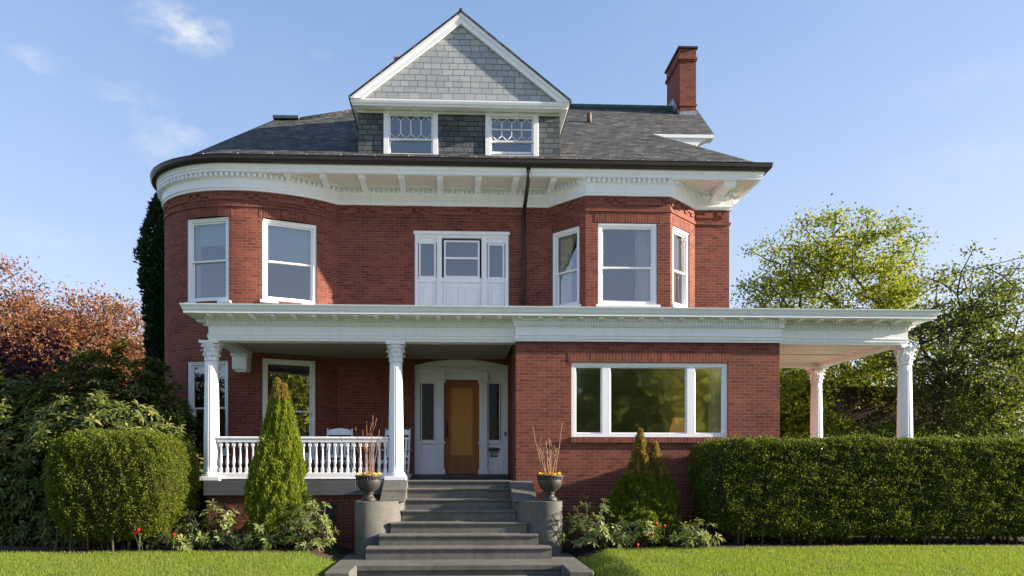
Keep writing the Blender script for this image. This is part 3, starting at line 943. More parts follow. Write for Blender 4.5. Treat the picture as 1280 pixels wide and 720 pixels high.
# right-hand gable: boxed eave and gable wall
m = MB()
zf = rz(hipy)
m.box(hipx-.5, gx_e-.02, hipy-.02, hipy+.3, zf-.11, zf-.02)
m.extr([(hipx-.5, zf-.11), (gx_e-.15, zf-.11), (gx_e-.42, zf-.24), (gx_e-.5, zf-.30), (hipx-.5, zf-.30)], 'y', hipy+.02, hipy+.36)
m.build('side_gable_eave', M['white'], roof)
m = MB()
gxw = gx_e-.35
m.face([(gxw, hipy+.3, E(7.2)), (gxw, 25.8, E(7.2)), (gxw, 25.8, zf), (gxw+.2, RIDGE, rz(RIDGE)-.1), (gxw, hipy+.3, zf)])
m.face([(hipx-.6, hipy+.34, E(7.2)), (gxw, hipy+.34, E(7.2)), (gxw, hipy+.34, zf), (hipx-.6, hipy+.34, zf)])
m.build('side_gable_wall', M['dormer_slate'], roof)
# vent pipe
vy = 20.6; vx = X(736.5, vy)
m = MB(); zt = zat(141, vx, vy); m.lathe([(.07, rz(vy)-.1), (.07, zt-.01), (.06, zt)], 12, vx, vy); m.build('vent_pipe', mat_plain('clay vent pipe', (.13,.075,.06), .6, .15, 5), roof)

# chimney
cy0 = 21.75; cx0, cx1 = X(848.5, cy0), X(872.0, cy0); cy1 = cy0+1.45; czt = zat(58.5, cx0, cy0); czb = rz(cy0)-.6
m = MB()
m.box(cx0+.05, cx1-.03, cy0+.05, cy1-.05, czb, czt-.42)
m.box(cx0+.03, cx1-.015, cy0+.03, cy1-.03, czt-.42, czt-.37); m.box(cx0, cx1, cy0, cy1, czt-.37, czt-.30)
m.box(cx0+.04, cx1-.03, cy0+.04, cy1-.04, czt-.30, czt-.03)
m.box(cx0+.03, cx1-.01, cy0+.03, cy1-.03, rz(cy0)+.30, rz(cy0)+.37)
ch = m.build('chimney', M['brick'], roof)
m = MB(); m.bbox(cx0-.02, cx1+.02, cy0-.02, cy1+.02, czt-.03, czt+.03, .01)
m.build('chimney_cap', M['floor_dark'], roof)
m = MB()
m.face([(cx0+.03, cy0+.04, rz(cy0)-.05), (cx1-.01, cy0+.04, rz(cy0)-.05), (cx1-.01, cy0+.04, rz(cy0)+.16), (cx0+.03, cy0+.04, rz(cy0)+.12)])
m.face([(cx0+.04, cy1, rz(RIDGE)+.2), (cx0+.04, cy0+.04, rz(cy0)-.05), (cx0+.04, cy0+.04, rz(cy0)+.14), (cx0+.04, RIDGE-.1, rz(RIDGE)+.28), (cx0+.04, cy1, rz(RIDGE)+.3)])
m.build('chimney_flashing', M['metal_flash'], roof)
# rear chimney just visible behind the front gable's left rake
m = MB(); ry = 24.0; rx = X(494.5, ry); zt = zat(71.3, rx, ry); m.box(rx, rx+.8, ry, ry+.6, E(9.5), zt); m.bbox(rx-.05, rx+.85, ry-.05, ry+.65, zt-.12, zt, .02)
m.build('rear_chimney', M['brick'], roof)

# ---- front dormer ---------------------------------------------------------
DY = 17.08                                                # dormer wall
dxl, dxr = X(448, DY), X(700, DY)
GY = 16.80                                                # gable wall
RYF = 16.74                                               # rake front
exl, exr = X(437.5, RYF), X(712.5, RYF); exm = X(576, RYF)
zc1 = zat(121.0, exl, RYF); zc0 = E(8.49); zap = zat(15.0, exm, RYF)
DW = []
for u0, u1, v0 in ((479.5, 547.5, 136), (606.5, 673, 139.5)):
    o = Op(); x0_, x1_ = X(u0, DY), X(u1, DY); o.mx, o.my = (x0_+x1_)/2, DY; o.w = x1_-x0_; o.rot = 0; o.n = (0, -1); o.z0 = E(7.41); o.z1 = zat(v0, o.mx, DY); o.h = o.z1-o.z0
    o.s0, o.s1 = x0_-dxl, x1_-dxl; o.p, o.q = (x0_, DY), (x1_, DY); o.arch = 0; DW.append(o)
m = MB()
wall_sheet(m, [(dxl, DY), (dxr, DY)], E(7.2), zc0+.02, DW, .12)
m.face([(dxl, 20.5, E(7.2)), (dxl, DY, E(7.2)), (dxl, DY, zc0+.02), (dxl, 20.5, zc0+.02)], [(20.5, 7.2), (DY, 7.2), (DY, 8.5), (20.5, 8.5)])
m.face([(dxr, DY, E(7.2)), (dxr, 20.5, E(7.2)), (dxr, 20.5, zc0+.02), (dxr, DY, zc0+.02)], [(DY, 7.2), (20.5, 7.2), (20.5, 8.5), (DY, 8.5)])
dorm = m.build('dormer', M['dormer_slate'], HOUSE)
m = MB()
slope = (zap-zc1)/(exr-exm)
gz = lambda x: zap - .19 - abs(x-exm)*slope
m.face([(exl+.25, GY, zc1-.05), (exr-.25, GY, zc1-.05), (exr-.25, GY, gz(exr-.25)), (exm, GY, gz(exm)), (exl+.25, GY, gz(exl+.25))])
m.build('gable_wall', M['gable_shingle'], dorm)
m = MB()                                                   # gable roof planes with thickness
for sx, xe in ((-1, exl-.03), (1, exr+.03)):
    ze = zap - abs(xe-exm)*slope
    for dz, flip in ((.035, 0), (-.02, 1)):
        q = [(exm, RYF-.04, zap+dz), (xe, RYF-.04, ze+dz), (xe, 21.4, ze+dz), (exm, 21.4, zap+dz)]
        uvq = [(RYF, 3.2), (RYF, 0), (21.4, 0), (21.4, 3.2)]
        m.face(q if (sx < 0) != bool(flip) else q[::-1], uvq if (sx < 0) != bool(flip) else uvq[::-1])
    a = (exm, RYF-.04, zap-.02); b = (xe, RYF-.04, ze-.02); c_ = (xe, RYF-.04, ze+.035); d = (exm, RYF-.04, zap+.035)
    m.face([a, b, c_, d]); m.face([(xe, RYF-.04, ze-.02), (xe, 21.4, ze-.02), (xe, 21.4, ze+.035), (xe, RYF-.04, ze+.035)])
m.tube([(exm, RYF-.05, zap+.03), (exm, 21.2, zap+.03)], .04, segs=6)
m.build('gable_roof', M['slate'], dorm)
for sx, xe in ((-1, exl), (1, exr)):                        # rake boards
    m = MB(); wv = .245
    ze = zap - abs(xe-exm)*slope
    P = [(exm, zap-.022), (xe, ze-.022), (xe-sx*.0, ze-.05), (xe-sx*.22, ze-.055), (exm, zap-.022-wv-.03)]
    P = [(exm, zap-.022), (xe, ze-.022), (xe-sx*wv/slope*.9, ze-.022), (exm, zap-.022-wv)]
    m.extr(P if sx < 0 else P[::-1], 'y', RYF, RYF+.05)
    P2 = [(exm, zap-.021), (xe, ze-.021), (xe-sx*.10, ze-.021), (exm, zap-.021-.09)]
    m.extr(P2 if sx < 0 else P2[::-1], 'y', RYF-.025, RYF+.001)
    m.build('rake_board', M['white_trim'], dorm)
    # soffit under the rake back to the gable wall
m = MB()
for sx, xe in ((-1, exl), (1, exr)):
    ze = zap - abs(xe-exm)*slope
    q = [(exm, RYF+.05, zap-.03), (exm, GY+.02, zap-.03), (xe, GY+.02, ze-.03), (xe, RYF+.05, ze-.03)]
    m.face(q if sx > 0 else q[::-1])
m.build('rake_soffit', M['white'], dorm)
# horizontal cornice with returns
m = MB()
pth = [(exl, 19.2), (exl, RYF+.02), (exr, RYF+.02), (exr, 19.4)]
pw = [(dxl-.0, 19.2), (dxl, DY), (dxr, DY), (dxr, 19.4)]
m.box(exl+.02, exr-.02, RYF+.05, DY+.05, zc1-.10, zc1-.055)           # shelf
m.sweep([(-.22, zc1-.16), (-.05, zc1-.155), (-.05, zc1-.12), (-.015, zc1-.10), (0, zc1-.05), (.0, zc1-.012), (-.3, zc1-.008)], pth)
m.sweep([(0, zc0-.0), (.03, zc0), (.03, zc0+.08), (.06, zc0+.10), (.06, zc1-.1)], pw)
for xa, xb in ((exl+.05, dxl), (dxr, exr-.05)): m.box(xa, xb, RYF+.2, 19.3, zc1-.162, zc1-.1)
k = dxl+.15
while k < dxr: 
    m.bbox(k-.06, k+.06, RYF+.06, DY-.05, zc0+.06, zc1-.155, .006); k += .6
m.build('dormer_cornice', M['white'], dorm)
def fancy(m, x0, x1, z0, z1, y0, y1):
    w, h = x1-x0, z1-z0; t = .011
    xs = [x0+w*k/4 for k in range(1, 4)]
    for x in [*xs]:
        m.box(x-t, x+t, y0, y1, z0+h*.22, z1-h*.22)
    for k, x in enumerate(xs):
        for z, zz in ((z0+h*.22, z0), (z1-h*.22, z1)):
            for sx in (-1, 1):
                m.tube([(x, (y0+y1)/2, z), (x+sx*w/8, (y0+y1)/2, zz)], t, segs=4)
    for x in (x0, x1):
        for z, zz in ((z0+h*.22, z0), (z1-h*.22, z1)):
            sx = 1 if x == x0 else -1
            m.tube([(x, (y0+y1)/2, z), (x+sx*w/8, (y0+y1)/2, zz)], t, segs=4)
def fancy_bar(m, x0, x1, z0, z1, y0, y1):
    fancy(m, x0, x1, z0, z1, y0, y1); m.box(x0, x1, y0, y1, (z0+z1)/2-.014, (z0+z1)/2+.014)
# dormer windows belong to the dormer: one mesh each for frame and panes
def dormer_window(o, bars, raised):
    w, h = o.w-.004, o.h-.003; x0, x1 = -w/2, w/2; c_ = .12
    m = MB(); ring(m, x0, x1, 0, h, c_, -.035, .10); m.bbox(x0-.02, x1+.02, -.055, .05, h-.09, h-.01, .006)
    ix0, ix1, iz0, iz1 = x0+c_, x1-c_, c_*.4, h-c_; zm = iz0+(iz1-iz0)*.42; st = .04
    ring(m, ix0, ix1, zm-.02, iz1, st, .02, .05, tb=.04); bars(m, ix0+st, ix1-st, zm+.02, iz1-st, .022, .045)
    ring(m, ix0, ix1, iz0+raised, zm+.015, st, .055, .09, tb=.06)
    W = put(m, 'dormer_window', M['white_trim'], dorm, (o.mx, o.my, o.z0), 0)
    m = MB(); m.face([(ix0+st, .04, zm), (ix1-st, .04, zm), (ix1-st, .04, iz1-st), (ix0+st, .04, iz1-st)])
    m.face([(ix0+st, .075, iz0+.05+raised), (ix1-st, .075, iz0+.05+raised), (ix1-st, .075, zm), (ix0+st, .075, zm)])
    put(m, 'dormer_glass', M['glass'], dorm, (o.mx, o.my, o.z0), 0)
dormer_window(DW[0], fancy, 0); dormer_window(DW[1], fancy_bar, .13)

# ---- interior ------------------------------------------------------------
m = MB()
m.box(TXC-TA+.4, XR-.15, YM+2.6, YM+2.7, 0, E(6.9))                  # rear partition
m.box(-3.2, -3.1, YM+.3, YM+2.6, 0, E(6.9)); m.box(1.3, 1.4, YM+.3, YM+2.6, 0, E(6.9))
m.build('partition_wall', M['interior'], HOUSE)
m = MB(); m.box(TXC-TA+.6, XR-.2, TYC+.3, 25.5, E(2.75), E(3.25)); m.box(-6.4, -3.6, YM-.3, TYC+.3, E(2.75), E(3.25)); m.box(fx0+.15, fx1-.15, FY+.35, TYC+.3, E(2.5), E(2.6))
m.box(TXC-TA+.6, XR-.2, TYC+.3, 25.5, E(6.75), E(6.88)); m.box(dxl+.1, dxr-.1, DY+1.5, DY+1.6, E(7.3), E(8.5))
m.build('floor_slab', M['interior'], HOUSE)
# ================================================================== PORCH (parts of the house)
CY = 14.86                                    # column centres
FRY = 14.72                                   # frieze face
zb = 2.62                                     # entablature bottom
pxl = X(260.5, FRY); pxr = X(1135, FRY)
PB = 18.05                                    # rear column line of the side porch
path = [(pxl, 17.0), (pxl, FRY), (pxr, FRY), (pxr, PB+.14+.0), (pxr, PB+.3)]
path = [(pxl, 17.0), (pxl, FRY), (pxr, FRY), (pxr, PB+.16), (XR+.02, PB+.16)]
prof = [(0, zb), (0, zb+.045), (.018, zb+.05), (.018, zb+.10), (.03, zb+.115), (0, zb+.13), (0, zb+.29), (.035, zb+.305), (.035, zb+.325)]
prof2 = [(.035, zb+.40), (.055, zb+.415), (.055, zb+.475), (.37, zb+.485), (.37, zb+.535), (.385, zb+.545), (.40, zb+.60), (.42, zb+.635), (.425, zb+.655), (.41, zb+.66), (-.3, zb+.70)]
m = MB()
m.sweep([(o, E(z)) for o, z in prof + prof2], path)
m.sweep([(0, E(zb)), (-.28, E(zb)), (-.28, E(zb+.28))], path, caps=False)      # soffit and inside face of the beam
Lp = path_len(path)
dentils(path, .3, Lp[1]-.1, .062, .03, E(zb+.325), E(zb+.395), .034, .075, m)
sA = Lp[1]+(fx0-.1-pxl); sB = Lp[1]+(fx1+.1-pxl)
dentils(path, Lp[1], sA, .062, .03, E(zb+.325), E(zb+.395), .034, .075, m)
dentils(path, sB, Lp[2]-.03, .062, .03, E(zb+.325), E(zb+.395), .034, .075, m)
ent = m.build('entablature', M['white'], HOUSE)
# break-forward over the brick bay
m = MB()
bpth = [(fx0-.01, FRY+.05), (fx0-.01, FY-.06), (fx1+.01, FY-.06), (fx1+.01, FRY+.05)]
m.sweep([(-.02, E(zb)), (0.01, E(zb)), (.01, E(zb+.045)), (.026, E(zb+.05)), (.026, E(zb+.10)), (.04, E(zb+.115)), (.005, E(zb+.13)), (.005, E(zb+.29)), (.045, E(zb+.305)), (.045, E(zb+.40)), (.07, E(zb+.415)), (.07, E(zb+.478))], bpth)
dentils(bpth, .2, path_len(bpth)[2]-.02, .062, .03, E(zb+.325), E(zb+.395), .044, .085, m)
m.build('bay_frieze', M['white'], ent)
# modillions
m = MB()
m.extr([(0, 0), (-.27, 0), (-.285, -.03), (-.25, -.052), (-.17, -.048), (-.08, -.062), (0, -.062)], 'x', -.045, .045)
mod0 = put(m, 'modillion', M['white'], None)
def place_mod(x, y, rot, first=[True]):
    o = mod0 if first[0] else mod0.copy()
    if not first[0]: COL.objects.link(o)
    first[0] = False
    o.location = (x, y, E(zb+.477)); o.rotation_euler = (0, 0, rot); setparent(o, ent)
x = pxl+.12
while x < pxr-.05: place_mod(x, FRY-.06, 0); x += .415
y = FRY+.3
while y < PB: place_mod(pxr+.06, y, math.pi/2); y += .415
y = FRY+.3
while y < 16.6: place_mod(pxl-.06, y, -math.pi/2); y += .415
# porch roof deck and ceiling
m = MB()
m.extr([(FRY-.405, E(zb+.662)), (YM+1.0, E(zb+.85)), (YM+1.0, E(zb+.80)), (FRY-.33, E(zb+.60))], 'x', pxl-.38, XR+.01)
m.extr([(FRY-.405, E(zb+.662)), (PB+.6, E(zb+.80)), (PB+.6, E(zb+.75)), (FRY-.33, E(zb+.60))], 'x', XR+.011, pxr+.38)
m.build('porch_roof', M['metal_flash'], HOUSE)
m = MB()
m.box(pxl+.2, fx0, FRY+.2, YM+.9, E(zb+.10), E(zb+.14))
m.build('porch_ceiling', mat_plain('shade-dulled porch ceiling', (.36,.32,.27), .6, .06, 2), HOUSE)  # whitish ceiling darkened in its colour to deepen the porch shade
m = MB()
m.box(fx1, pxr-.2, FRY+.2, PB+.1, E(zb+.10), E(zb+.14))
m.bbox(fx1, pxr-.25, 16.6, 16.72, E(zb+.07), E(zb+.1), .01)
m.build('side_porch_ceiling', M['ceiling'], HOUSE)
# wall brackets where the porch beam meets the tower
for u0, u1, v0, v1 in ((289, 309, 430, 464),):
    yb = 16.85; xa, xb = X(291, yb-.25), X(309.5, yb-.25)
    z1b, z0b = E(zb+.1), zat(464.5, xa, yb-.3)
    m = MB()
    m.bbox(xa, xb, yb-.32, yb+.15, z0b+.05, z0b+.36, .015); m.bbox(xa-.03, xb+.03, yb-.36, yb+.15, z0b+.36, z0b+.41, .01)
    m.bbox(xa+.05, xb-.03, yb-.28, yb+.15, z0b, z0b+.05, .012)
    n = 8; pts = [(yb-.33-(yb-.33-15.0)*t, z0b+.41+.30*(t**.55)) for t in [k/n for k in range(n+1)]]
    m.extr(pts + [(15.0, z1b), (yb+.15, z1b), (yb+.15, z0b+.41)], 'x', xa-.01, xb+.01)
    m.build('wall_bracket', M['white'], HOUSE)
# deck, skirting band, brick base, column pads
dl, dr_ = pxl-.06, fx0
m = MB(); m.box(dl, fx0+.0, 14.60, YM+.3, PF-.06, PF); m.build('porch_floor', M['floor_dark'], HOUSE)
m = MB(); m.box(fx1, pxr+.1, 14.62, PB+.3, PF-.06, PF); m.build('side_porch_floor', mat_plain('pale bounce porch floor', (.46,.44,.41), .8, .1, 3), HOUSE)  # hidden floor, made pale to bounce sunlight up to the ceiling
m = MB()
k = dl
xs = [dl, -4.2, -3.1, -2.0, -1.28]
for a, b in zip(xs, xs[1:]): m.bbox(a+.004, b-.004, 14.585, 14.70, PF-.30, PF-.002, .006)
m.box(dl+.004, dl+.1, 14.70, 17.0, PF-.30, PF-.062); m.box(dl+.02, -1.3, 14.60, 14.7, PF-.3, PF-.065)
m.build('porch_skirting', M['band'], HOUSE)
m = MB(); m.box(dl+.05, -1.2, 14.66, 14.9, -.3, PF-.301); m.box(dl+.05, dl+.25, 14.9, 17.2, -.3, PF-.301)
m.build('porch_base', M['brick'], HOUSE)
m = MB(); m.bbox(X(402, 14.66), X(421, 14.66), 14.63, 14.7, zat(650, -2.7, 14.66), zat(628, -2.7, 14.66), .01); m.build('basement_vent', M['dark'], HOUSE)

# ---- columns -------------------------------------------------------------
CH = E(zb) - PF
def make_column():
    m = MB()
    r0, r1 = .158, .128
    zb0, zt = .17, CH-.40
    prof = [(r0+.045, .08), (r0+.055, .10), (r0+.045, .125), (r0+.018, .132), (r0+.03, .15), (r0+.012, .165)]
    n = 14
    for k in range(n+1):
        t = k/n; r = r0-(r0-r1)*(t**1.6)
        prof.append((r, zb0+(zt-zb0)*t))
    m.lathe(prof, 96, flutes=20, fd=.011, fz=(zb0+.03, zt-.02))
    c_ = put(m, 'porch_column', M['white_trim'], None)
    m = MB(); m.bbox(-.225, .225, -.225, .225, 0, .082, .008); put(m, 'plinth', M['white_trim'], c_)
    # Corinthian capital: bell, abacus with hollow sides, leaves, volutes
    m = MB(); z0 = zt
    m.lathe([(r1+.005, z0-.01), (r1+.022, z0), (r1+.022, z0+.018), (r1+.0, z0+.028), (r1+.0, z0+.20), (r1+.03, z0+.30), (r1+.055, z0+.335)], 32)
    ab = []
    for q in range(4):
        for t in (-1, -.5, 0, .5, 1):
            a = q*math.pi/2; d = .20 - .035*(1-t*t); w = .20*t*.93
            ab.append((d*math.cos(a)-w*math.sin(a), d*math.sin(a)+w*math.cos(a)))
    m.prism(ab, z0+.345, z0+.40)
    for tier, (zz, hh, off, rr, lean) in enumerate(((z0+.02, .15, 0, r1+.004, .055), (z0+.10, .17, .5, r1+.006, .07))):
        for k in range(8):
            a = (k+off)*math.pi/4; ca, sa = math.cos(a), math.sin(a); hw = .048
            rows = []
            for i in range(6):
                t = i/5; z = zz+hh*(t if t < .8 else .8-.45*(t-.8)/.2*.6)
                rad_ = rr + lean*(t**2.2) ; w = hw*(1-.25*t) if t < .8 else hw*.55
                rows.append([(rad_*ca-w*sa, rad_*sa+w*ca, z), ((rad_+.012)*ca, (rad_+.012)*sa, z), (rad_*ca+w*sa, rad_*sa-w*ca, z)])
            for A, B in zip(rows, rows[1:]):
                m.face([A[0], A[1], B[1], B[0]], None, True); m.face([A[1], A[2], B[2], B[1]], None, True)
    for q in range(4):
        a = q*math.pi/2+math.pi/4
        for da in (-.13, .13):
            pts = []
            for i in range(13):
                t = i/12*2.2*math.pi; rr = .042*(1-i/16)
                pts.append(((.195+rr*math.cos(t+2.2)*.8)*math.cos(a+da), (.195+rr*math.cos(t+2.2)*.8)*math.sin(a+da), z0+.30+rr*math.sin(t+2.2)))
            m.tube(pts, .014, .008, 5)
        a2 = q*math.pi/2
        m.lathe([(.0, -.03), (.026, -.02), (.03, 0), (.026, .02), (0, .03)], 8, .185*math.cos(a2), .185*math.sin(a2)) if False else m.tube([(.16*math.cos(a2), .16*math.sin(a2), z0+.365), (.195*math.cos(a2), .195*math.sin(a2), z0+.365)], .03, .02, 8)
    put(m, 'capital', M['white_trim'], c_)
    return c_
col0 = make_column()
spots = [(X(264.5, CY), CY), (X(495, CY), CY), (X(1131, CY), CY), (X(1020.5, PB), PB)]
for i, (x, y) in enumerate(spots):
    o = col0 if i == 0 else copy_tree(col0)
    o.location = (x, y, PF); setparent(o, HOUSE)
cx_l, cx_m = spots[0][0], spots[1][0]

# ---- balustrade -------------------------------------------------------------
RY = 14.80
def railing(x0, x1, y0=RY, along='x', yb=None):
    m = MB(); zt = PF+.90
    m.bbox(x0, x1, y0-.06, y0+.06, zt-.05, zt, .012); m.bbox(x0, x1, y0-.045, y0+.045, zt-.115, zt-.052, .006)
    m.bbox(x0, x1, y0-.05, y0+.05, PF+.05, PF+.16, .008); m.bbox(x0, x1, y0-.062, y0+.062, PF+.03, PF+.052, .004)
    R = m.build('railing', M['white_trim'], HOUSE)
    n = int((x1-x0)/.125); h = zt-.115-(PF+.16)
    b = MB()
    b.bbox(-.032, .032, -.032, .032, 0, .10, .004)
    b.lathe([(.02, .1), (.03, .115), (.022, .13), (.036, .19), (.038, .22), (.028, .29), (.018, .40), (.021, h-.13), (.030, h-.115), (.021, h-.10), (.021, h-.09)], 12)
    b.bbox(-.032, .032, -.032, .032, h-.09, h, .004)
    b0 = put(b, 'baluster', M['white_trim'], None)
    for k in range(n):
        o = b0 if k == 0 else b0.copy()
        if k: COL.objects.link(o)
        o.location = (x0+(x1-x0)*(k+.5)/n, y0, PF+.16); setparent(o, R)
    return R
railing(cx_l+.15, cx_m-.15)

# ================================================================== STEPS
SXC = .09
STEPS = empty('front_steps', (SXC, 13.6, 0), 0, 'grey painted concrete front steps with curved cheek walls leading up to the porch', 'steps')
ys = [14.30 - .32*k for k in range(6)]
nose_v = [610.5, 623.8, 637.9, 653.1, 668.5, 684.5]
zs = [zat(v, 0, y) for v, y in zip(nose_v, ys)]
hws = [1.06, 1.06, 1.10, 1.28, 1.46, 1.66]
yb_ = 14.60; zprev = PF
LZ = .03                                           # landing height
def step_mesh(hw, y0, z0, z1, yback, bend=.0):
    m = MB()
    # riser block and a rounded tread that overhangs by 3 cm
    m.box(-hw, hw, y0+.03, yback, z0-.02, z1-.045)
    prof = [(y0+.03, z1-.05), (y0+.006, z1-.046), (y0, z1-.03), (y0, z1-.012), (y0+.01, z1-.002), (yback+.05, z1+.004), (yback+.05, z1-.05)]
    m.extr(prof, 'x', -hw, hw)
    return m
m = step_mesh(1.08, 14.58, zs[0], PF+.004, 14.7); st = m.build('step', M['step_grey'], None); st.location = (SXC, 0, 0); setparent(st, STEPS)
for k, (y, z, hw) in enumerate(zip(ys, zs, hws)):
    zl = zs[k+1] if k < 5 else LZ
    yback = ys[k-1] if k else 14.58
    m = step_mesh(hw, y, zl, z, yback+.03)
    st = m.build('step', M['step_grey'], None); st.location = (SXC, 0, 0); setparent(st, STEPS)
# cheek walls: a round-cornered pedestal and a sloping coping above it
pz_top = zat(626.8, -1.5, 13.45)
plan = [(-1.98, 14.66), (-1.98, 13.62), (-1.965, 13.48), (-1.92, 13.37), (-1.84, 13.30), (-1.74, 13.27), (-1.60, 13.28), (-1.44, 13.34), (-1.29, 13.44), (-1.17, 13.57), (-1.09, 13.74), (-1.045, 13.95), (-1.03, 14.66)]
plan2 = [(-1.98, 14.66)] + [( -1.98+.0, 13.62)] + plan[2:]
for sx in (1, -1):
    pl = [(sx*x, y) for x, y in plan]
    if sx < 0: pl = pl[::-1]
    m = MB(); n = len(pl)
    cxm, cym = sum(p[0] for p in pl)/n, sum(p[1] for p in pl)/n
    ins = [((p[0]-cxm)*.985+cxm, (p[1]-cym)*.985+cym) for p in pl]
    V = [(*p, -.2) for p in pl] + [(*p, pz_top-.015) for p in pl] + [(*p, pz_top) for p in ins]
    Fc = [(i, (i+1) % n, n+(i+1) % n, n+i) for i in range(n)] + [(n+i, n+(i+1) % n, 2*n+(i+1) % n, 2*n+i) for i in range(n)]
    m.mesh(V, Fc, True); m.mesh(V[2*n:], [tuple(range(n))], False)
    w = m.build('cheek_wall', M['concrete'], None, recalc=True); w.location = (SXC, 0, 0); setparent(w, STEPS)
    xa, xb = (-1.50, -1.035) if sx > 0 else (1.035, 1.50)
    m = MB(); m.extr([(14.62, PF-.01), (14.35, PF-.02), (13.62, pz_top+.02), (13.60, pz_top-.02), (14.62, pz_top-.02)], 'x', xa, xb)
    w = m.build('coping', M['concrete'], None); w.location = (SXC, 0, 0); setparent(w, STEPS)
# landing with side blocks and the next riser down
m = MB()
m.bbox(-2.12, 2.12, 12.02, 13.7, LZ-.10, LZ, .012)
m.box(-2.1, 2.1, 12.06, 13.6, -.6, LZ-.1)
la = m.build('landing', M['concrete'], None); la.location = (SXC, 0, 0); setparent(la, STEPS)
for sx in (1, -1):
    m = MB(); x0, x1 = sorted((sx*1.72, sx*2.125))
    m.bbox(x0, x1, 11.2, 12.018, -.9, LZ+.004, .02)
    b = m.build('side_block', M['concrete'], None); b.location = (SXC, 0, 0); setparent(b, STEPS)
m = step_mesh(1.72, 11.68, -.37, LZ-.19, 12.03); b = m.build('step', M['step_grey'], None); b.location = (SXC, 0, 0); setparent(b, STEPS)

# ================================================================== URNS WITH TWIGS AND PANSIES
M['pansy'] = mat_leaf('yellow pansy petals', [(.85,.55,.02), (.9,.68,.05), (.8,.42,.02)], .2)
M['pansy_dark'] = mat_leaf('dark pansy petals', [(.16,.03,.08), (.3,.05,.03), (.45,.1,.02)], .2)
M['small_leaf'] = mat_leaf('bedding leaves', [(.04,.09,.02), (.07,.13,.03)], .3)
def make_urn():
    U = empty('planter_urn', (0, 0, 0))
    m = MB()
    m.lathe([(.0, .0), (.135, .0), (.14, .02), (.13, .05), (.11, .07), (.085, .10), (.075, .125), (.09, .14), (.10, .15), (.085, .165), (.12, .185), (.19, .25), (.225, .33), (.235, .40), (.228, .425), (.235, .44), (.255, .455), (.262, .475), (.255, .492), (.235, .495), (.215, .48), (.2, .44), (.0, .44)], 40)
    put(m, 'bowl', M['iron'], U)
    m = MB()
    for k in range(28):                       # egg-and-dart rim
        a = 2*math.pi*k/28
        m.lathe([(0, .405), (.012, .41), (.015, .425), (.01, .44), (0, .445)], 6, .236*math.cos(a), .236*math.sin(a))
    put(m, 'rim_moulding', M['iron'], U)
    m = MB(); m.lathe([(.0, .455), (.208, .455), (.208, .44), (0, .44)], 24); put(m, 'potting_soil', M['soil'], U)
    return U
urn0 = make_urn()
urn_xy = [(X(461, 13.60), 13.60), (X(687.5, 13.60), 13.60)]
urns = [urn0, copy_tree(urn0)]
for o, (x, y), lab in zip(urns, urn_xy, ('dark cast iron urn on the left cheek wall of the steps, beside the porch railing', 'dark cast iron urn on the right cheek wall, in front of the brick bay')):
    o.location = (x, y, pz_top); tag(o, lab, 'planter', 'urns on the step walls')
def pansies(name, loc, label, seed):
    r = random.Random(seed)
    P = empty(name, loc); tag(P, label, 'flowers', 'pansies in the urns')
    lf = MB()
    for k in range(46):
        a, d = r.uniform(0, 6.28), .22*math.sqrt(r.random()); x, y, z = d*math.cos(a), d*math.sin(a), r.uniform(.02, .085)*(1.2-d*1.6)
        dark = r.random() < .28; tgt = MB()
        t, s = r.uniform(0, 6.28), r.uniform(.022, .034); tilt = Vector((r.uniform(-.6,.6), r.uniform(-1.1,.0), 1)).normalized()
        ax = tilt.cross(Vector((1, .1, 0))).normalized(); bx_ = tilt.cross(ax)
        for q in range(5):
            b = t+q*1.256; c_ = Vector((x, y, z))
            p = lambda ang, rr, h=0: c_ + ax*(rr*math.cos(ang)) + bx_*(rr*math.sin(ang)) + tilt*h
            tgt.face([p(b, .003), p(b-.55, s*.8, .004), p(b, s*1.1, .008), p(b+.55, s*.8, .004)])
        put(tgt, 'bloom', M['pansy_dark' if dark else 'pansy'], P)
    for k in range(150):
        a, d = r.uniform(0, 6.28), .235*math.sqrt(r.random()); x, y, z = d*math.cos(a), d*math.sin(a), r.uniform(-.01, .05)
        b = r.uniform(0, 6.28); l = r.uniform(.03, .06); dx, dy = math.cos(b), math.sin(b)
        lf.face([(x, y, z), (x+.5*l*dx-.01*dy, y+.5*l*dy+.01*dx, z+.02), (x+l*dx, y+l*dy, z+.008), (x+.5*l*dx+.01*dy, y+.5*l*dy-.01*dx, z+.02)])
    put(lf, 'foliage', M['small_leaf'], P)
def twigs(name, loc, stems, mat, label, seed):
    r = random.Random(seed)
    m = MB()
    for (x1, y1, h, br) in stems:
        x0, y0 = x1*.32, y1*.32; pts = []
        for k in range(8):
            t = k/7; pts.append((x0+(x1-x0)*t+r.uniform(-.008,.008), y0+(y1-y0)*t+r.uniform(-.008,.008), h*t-.02))
        m.tube(pts, .0085, .004, 5)
        for q in range(br):
            k = r.randint(3, 6); p = pts[k]; sx = r.choice((-1, 1))
            l = h*r.uniform(.18, .32)
            m.tube([p, (p[0]+sx*l*.22, p[1]+r.uniform(-.05,.05), p[2]+l*.5), (p[0]+sx*l*.34, p[1]+r.uniform(-.06,.06), p[2]+l)], .005, .0028, 4)
    o = put(m, name, mat, None); o.location = loc
    tag(o, label, 'branches', 'twig bundles in the urns')
(ux, uy), (vx_, vy_) = urn_xy
z = pz_top+.455
pansies('pansies', (ux, uy, z), 'yellow and purple pansies planted in the left urn', 3)
pansies('pansies', (vx_, vy_, z), 'yellow pansies planted in the right urn beside the brick bay', 8)
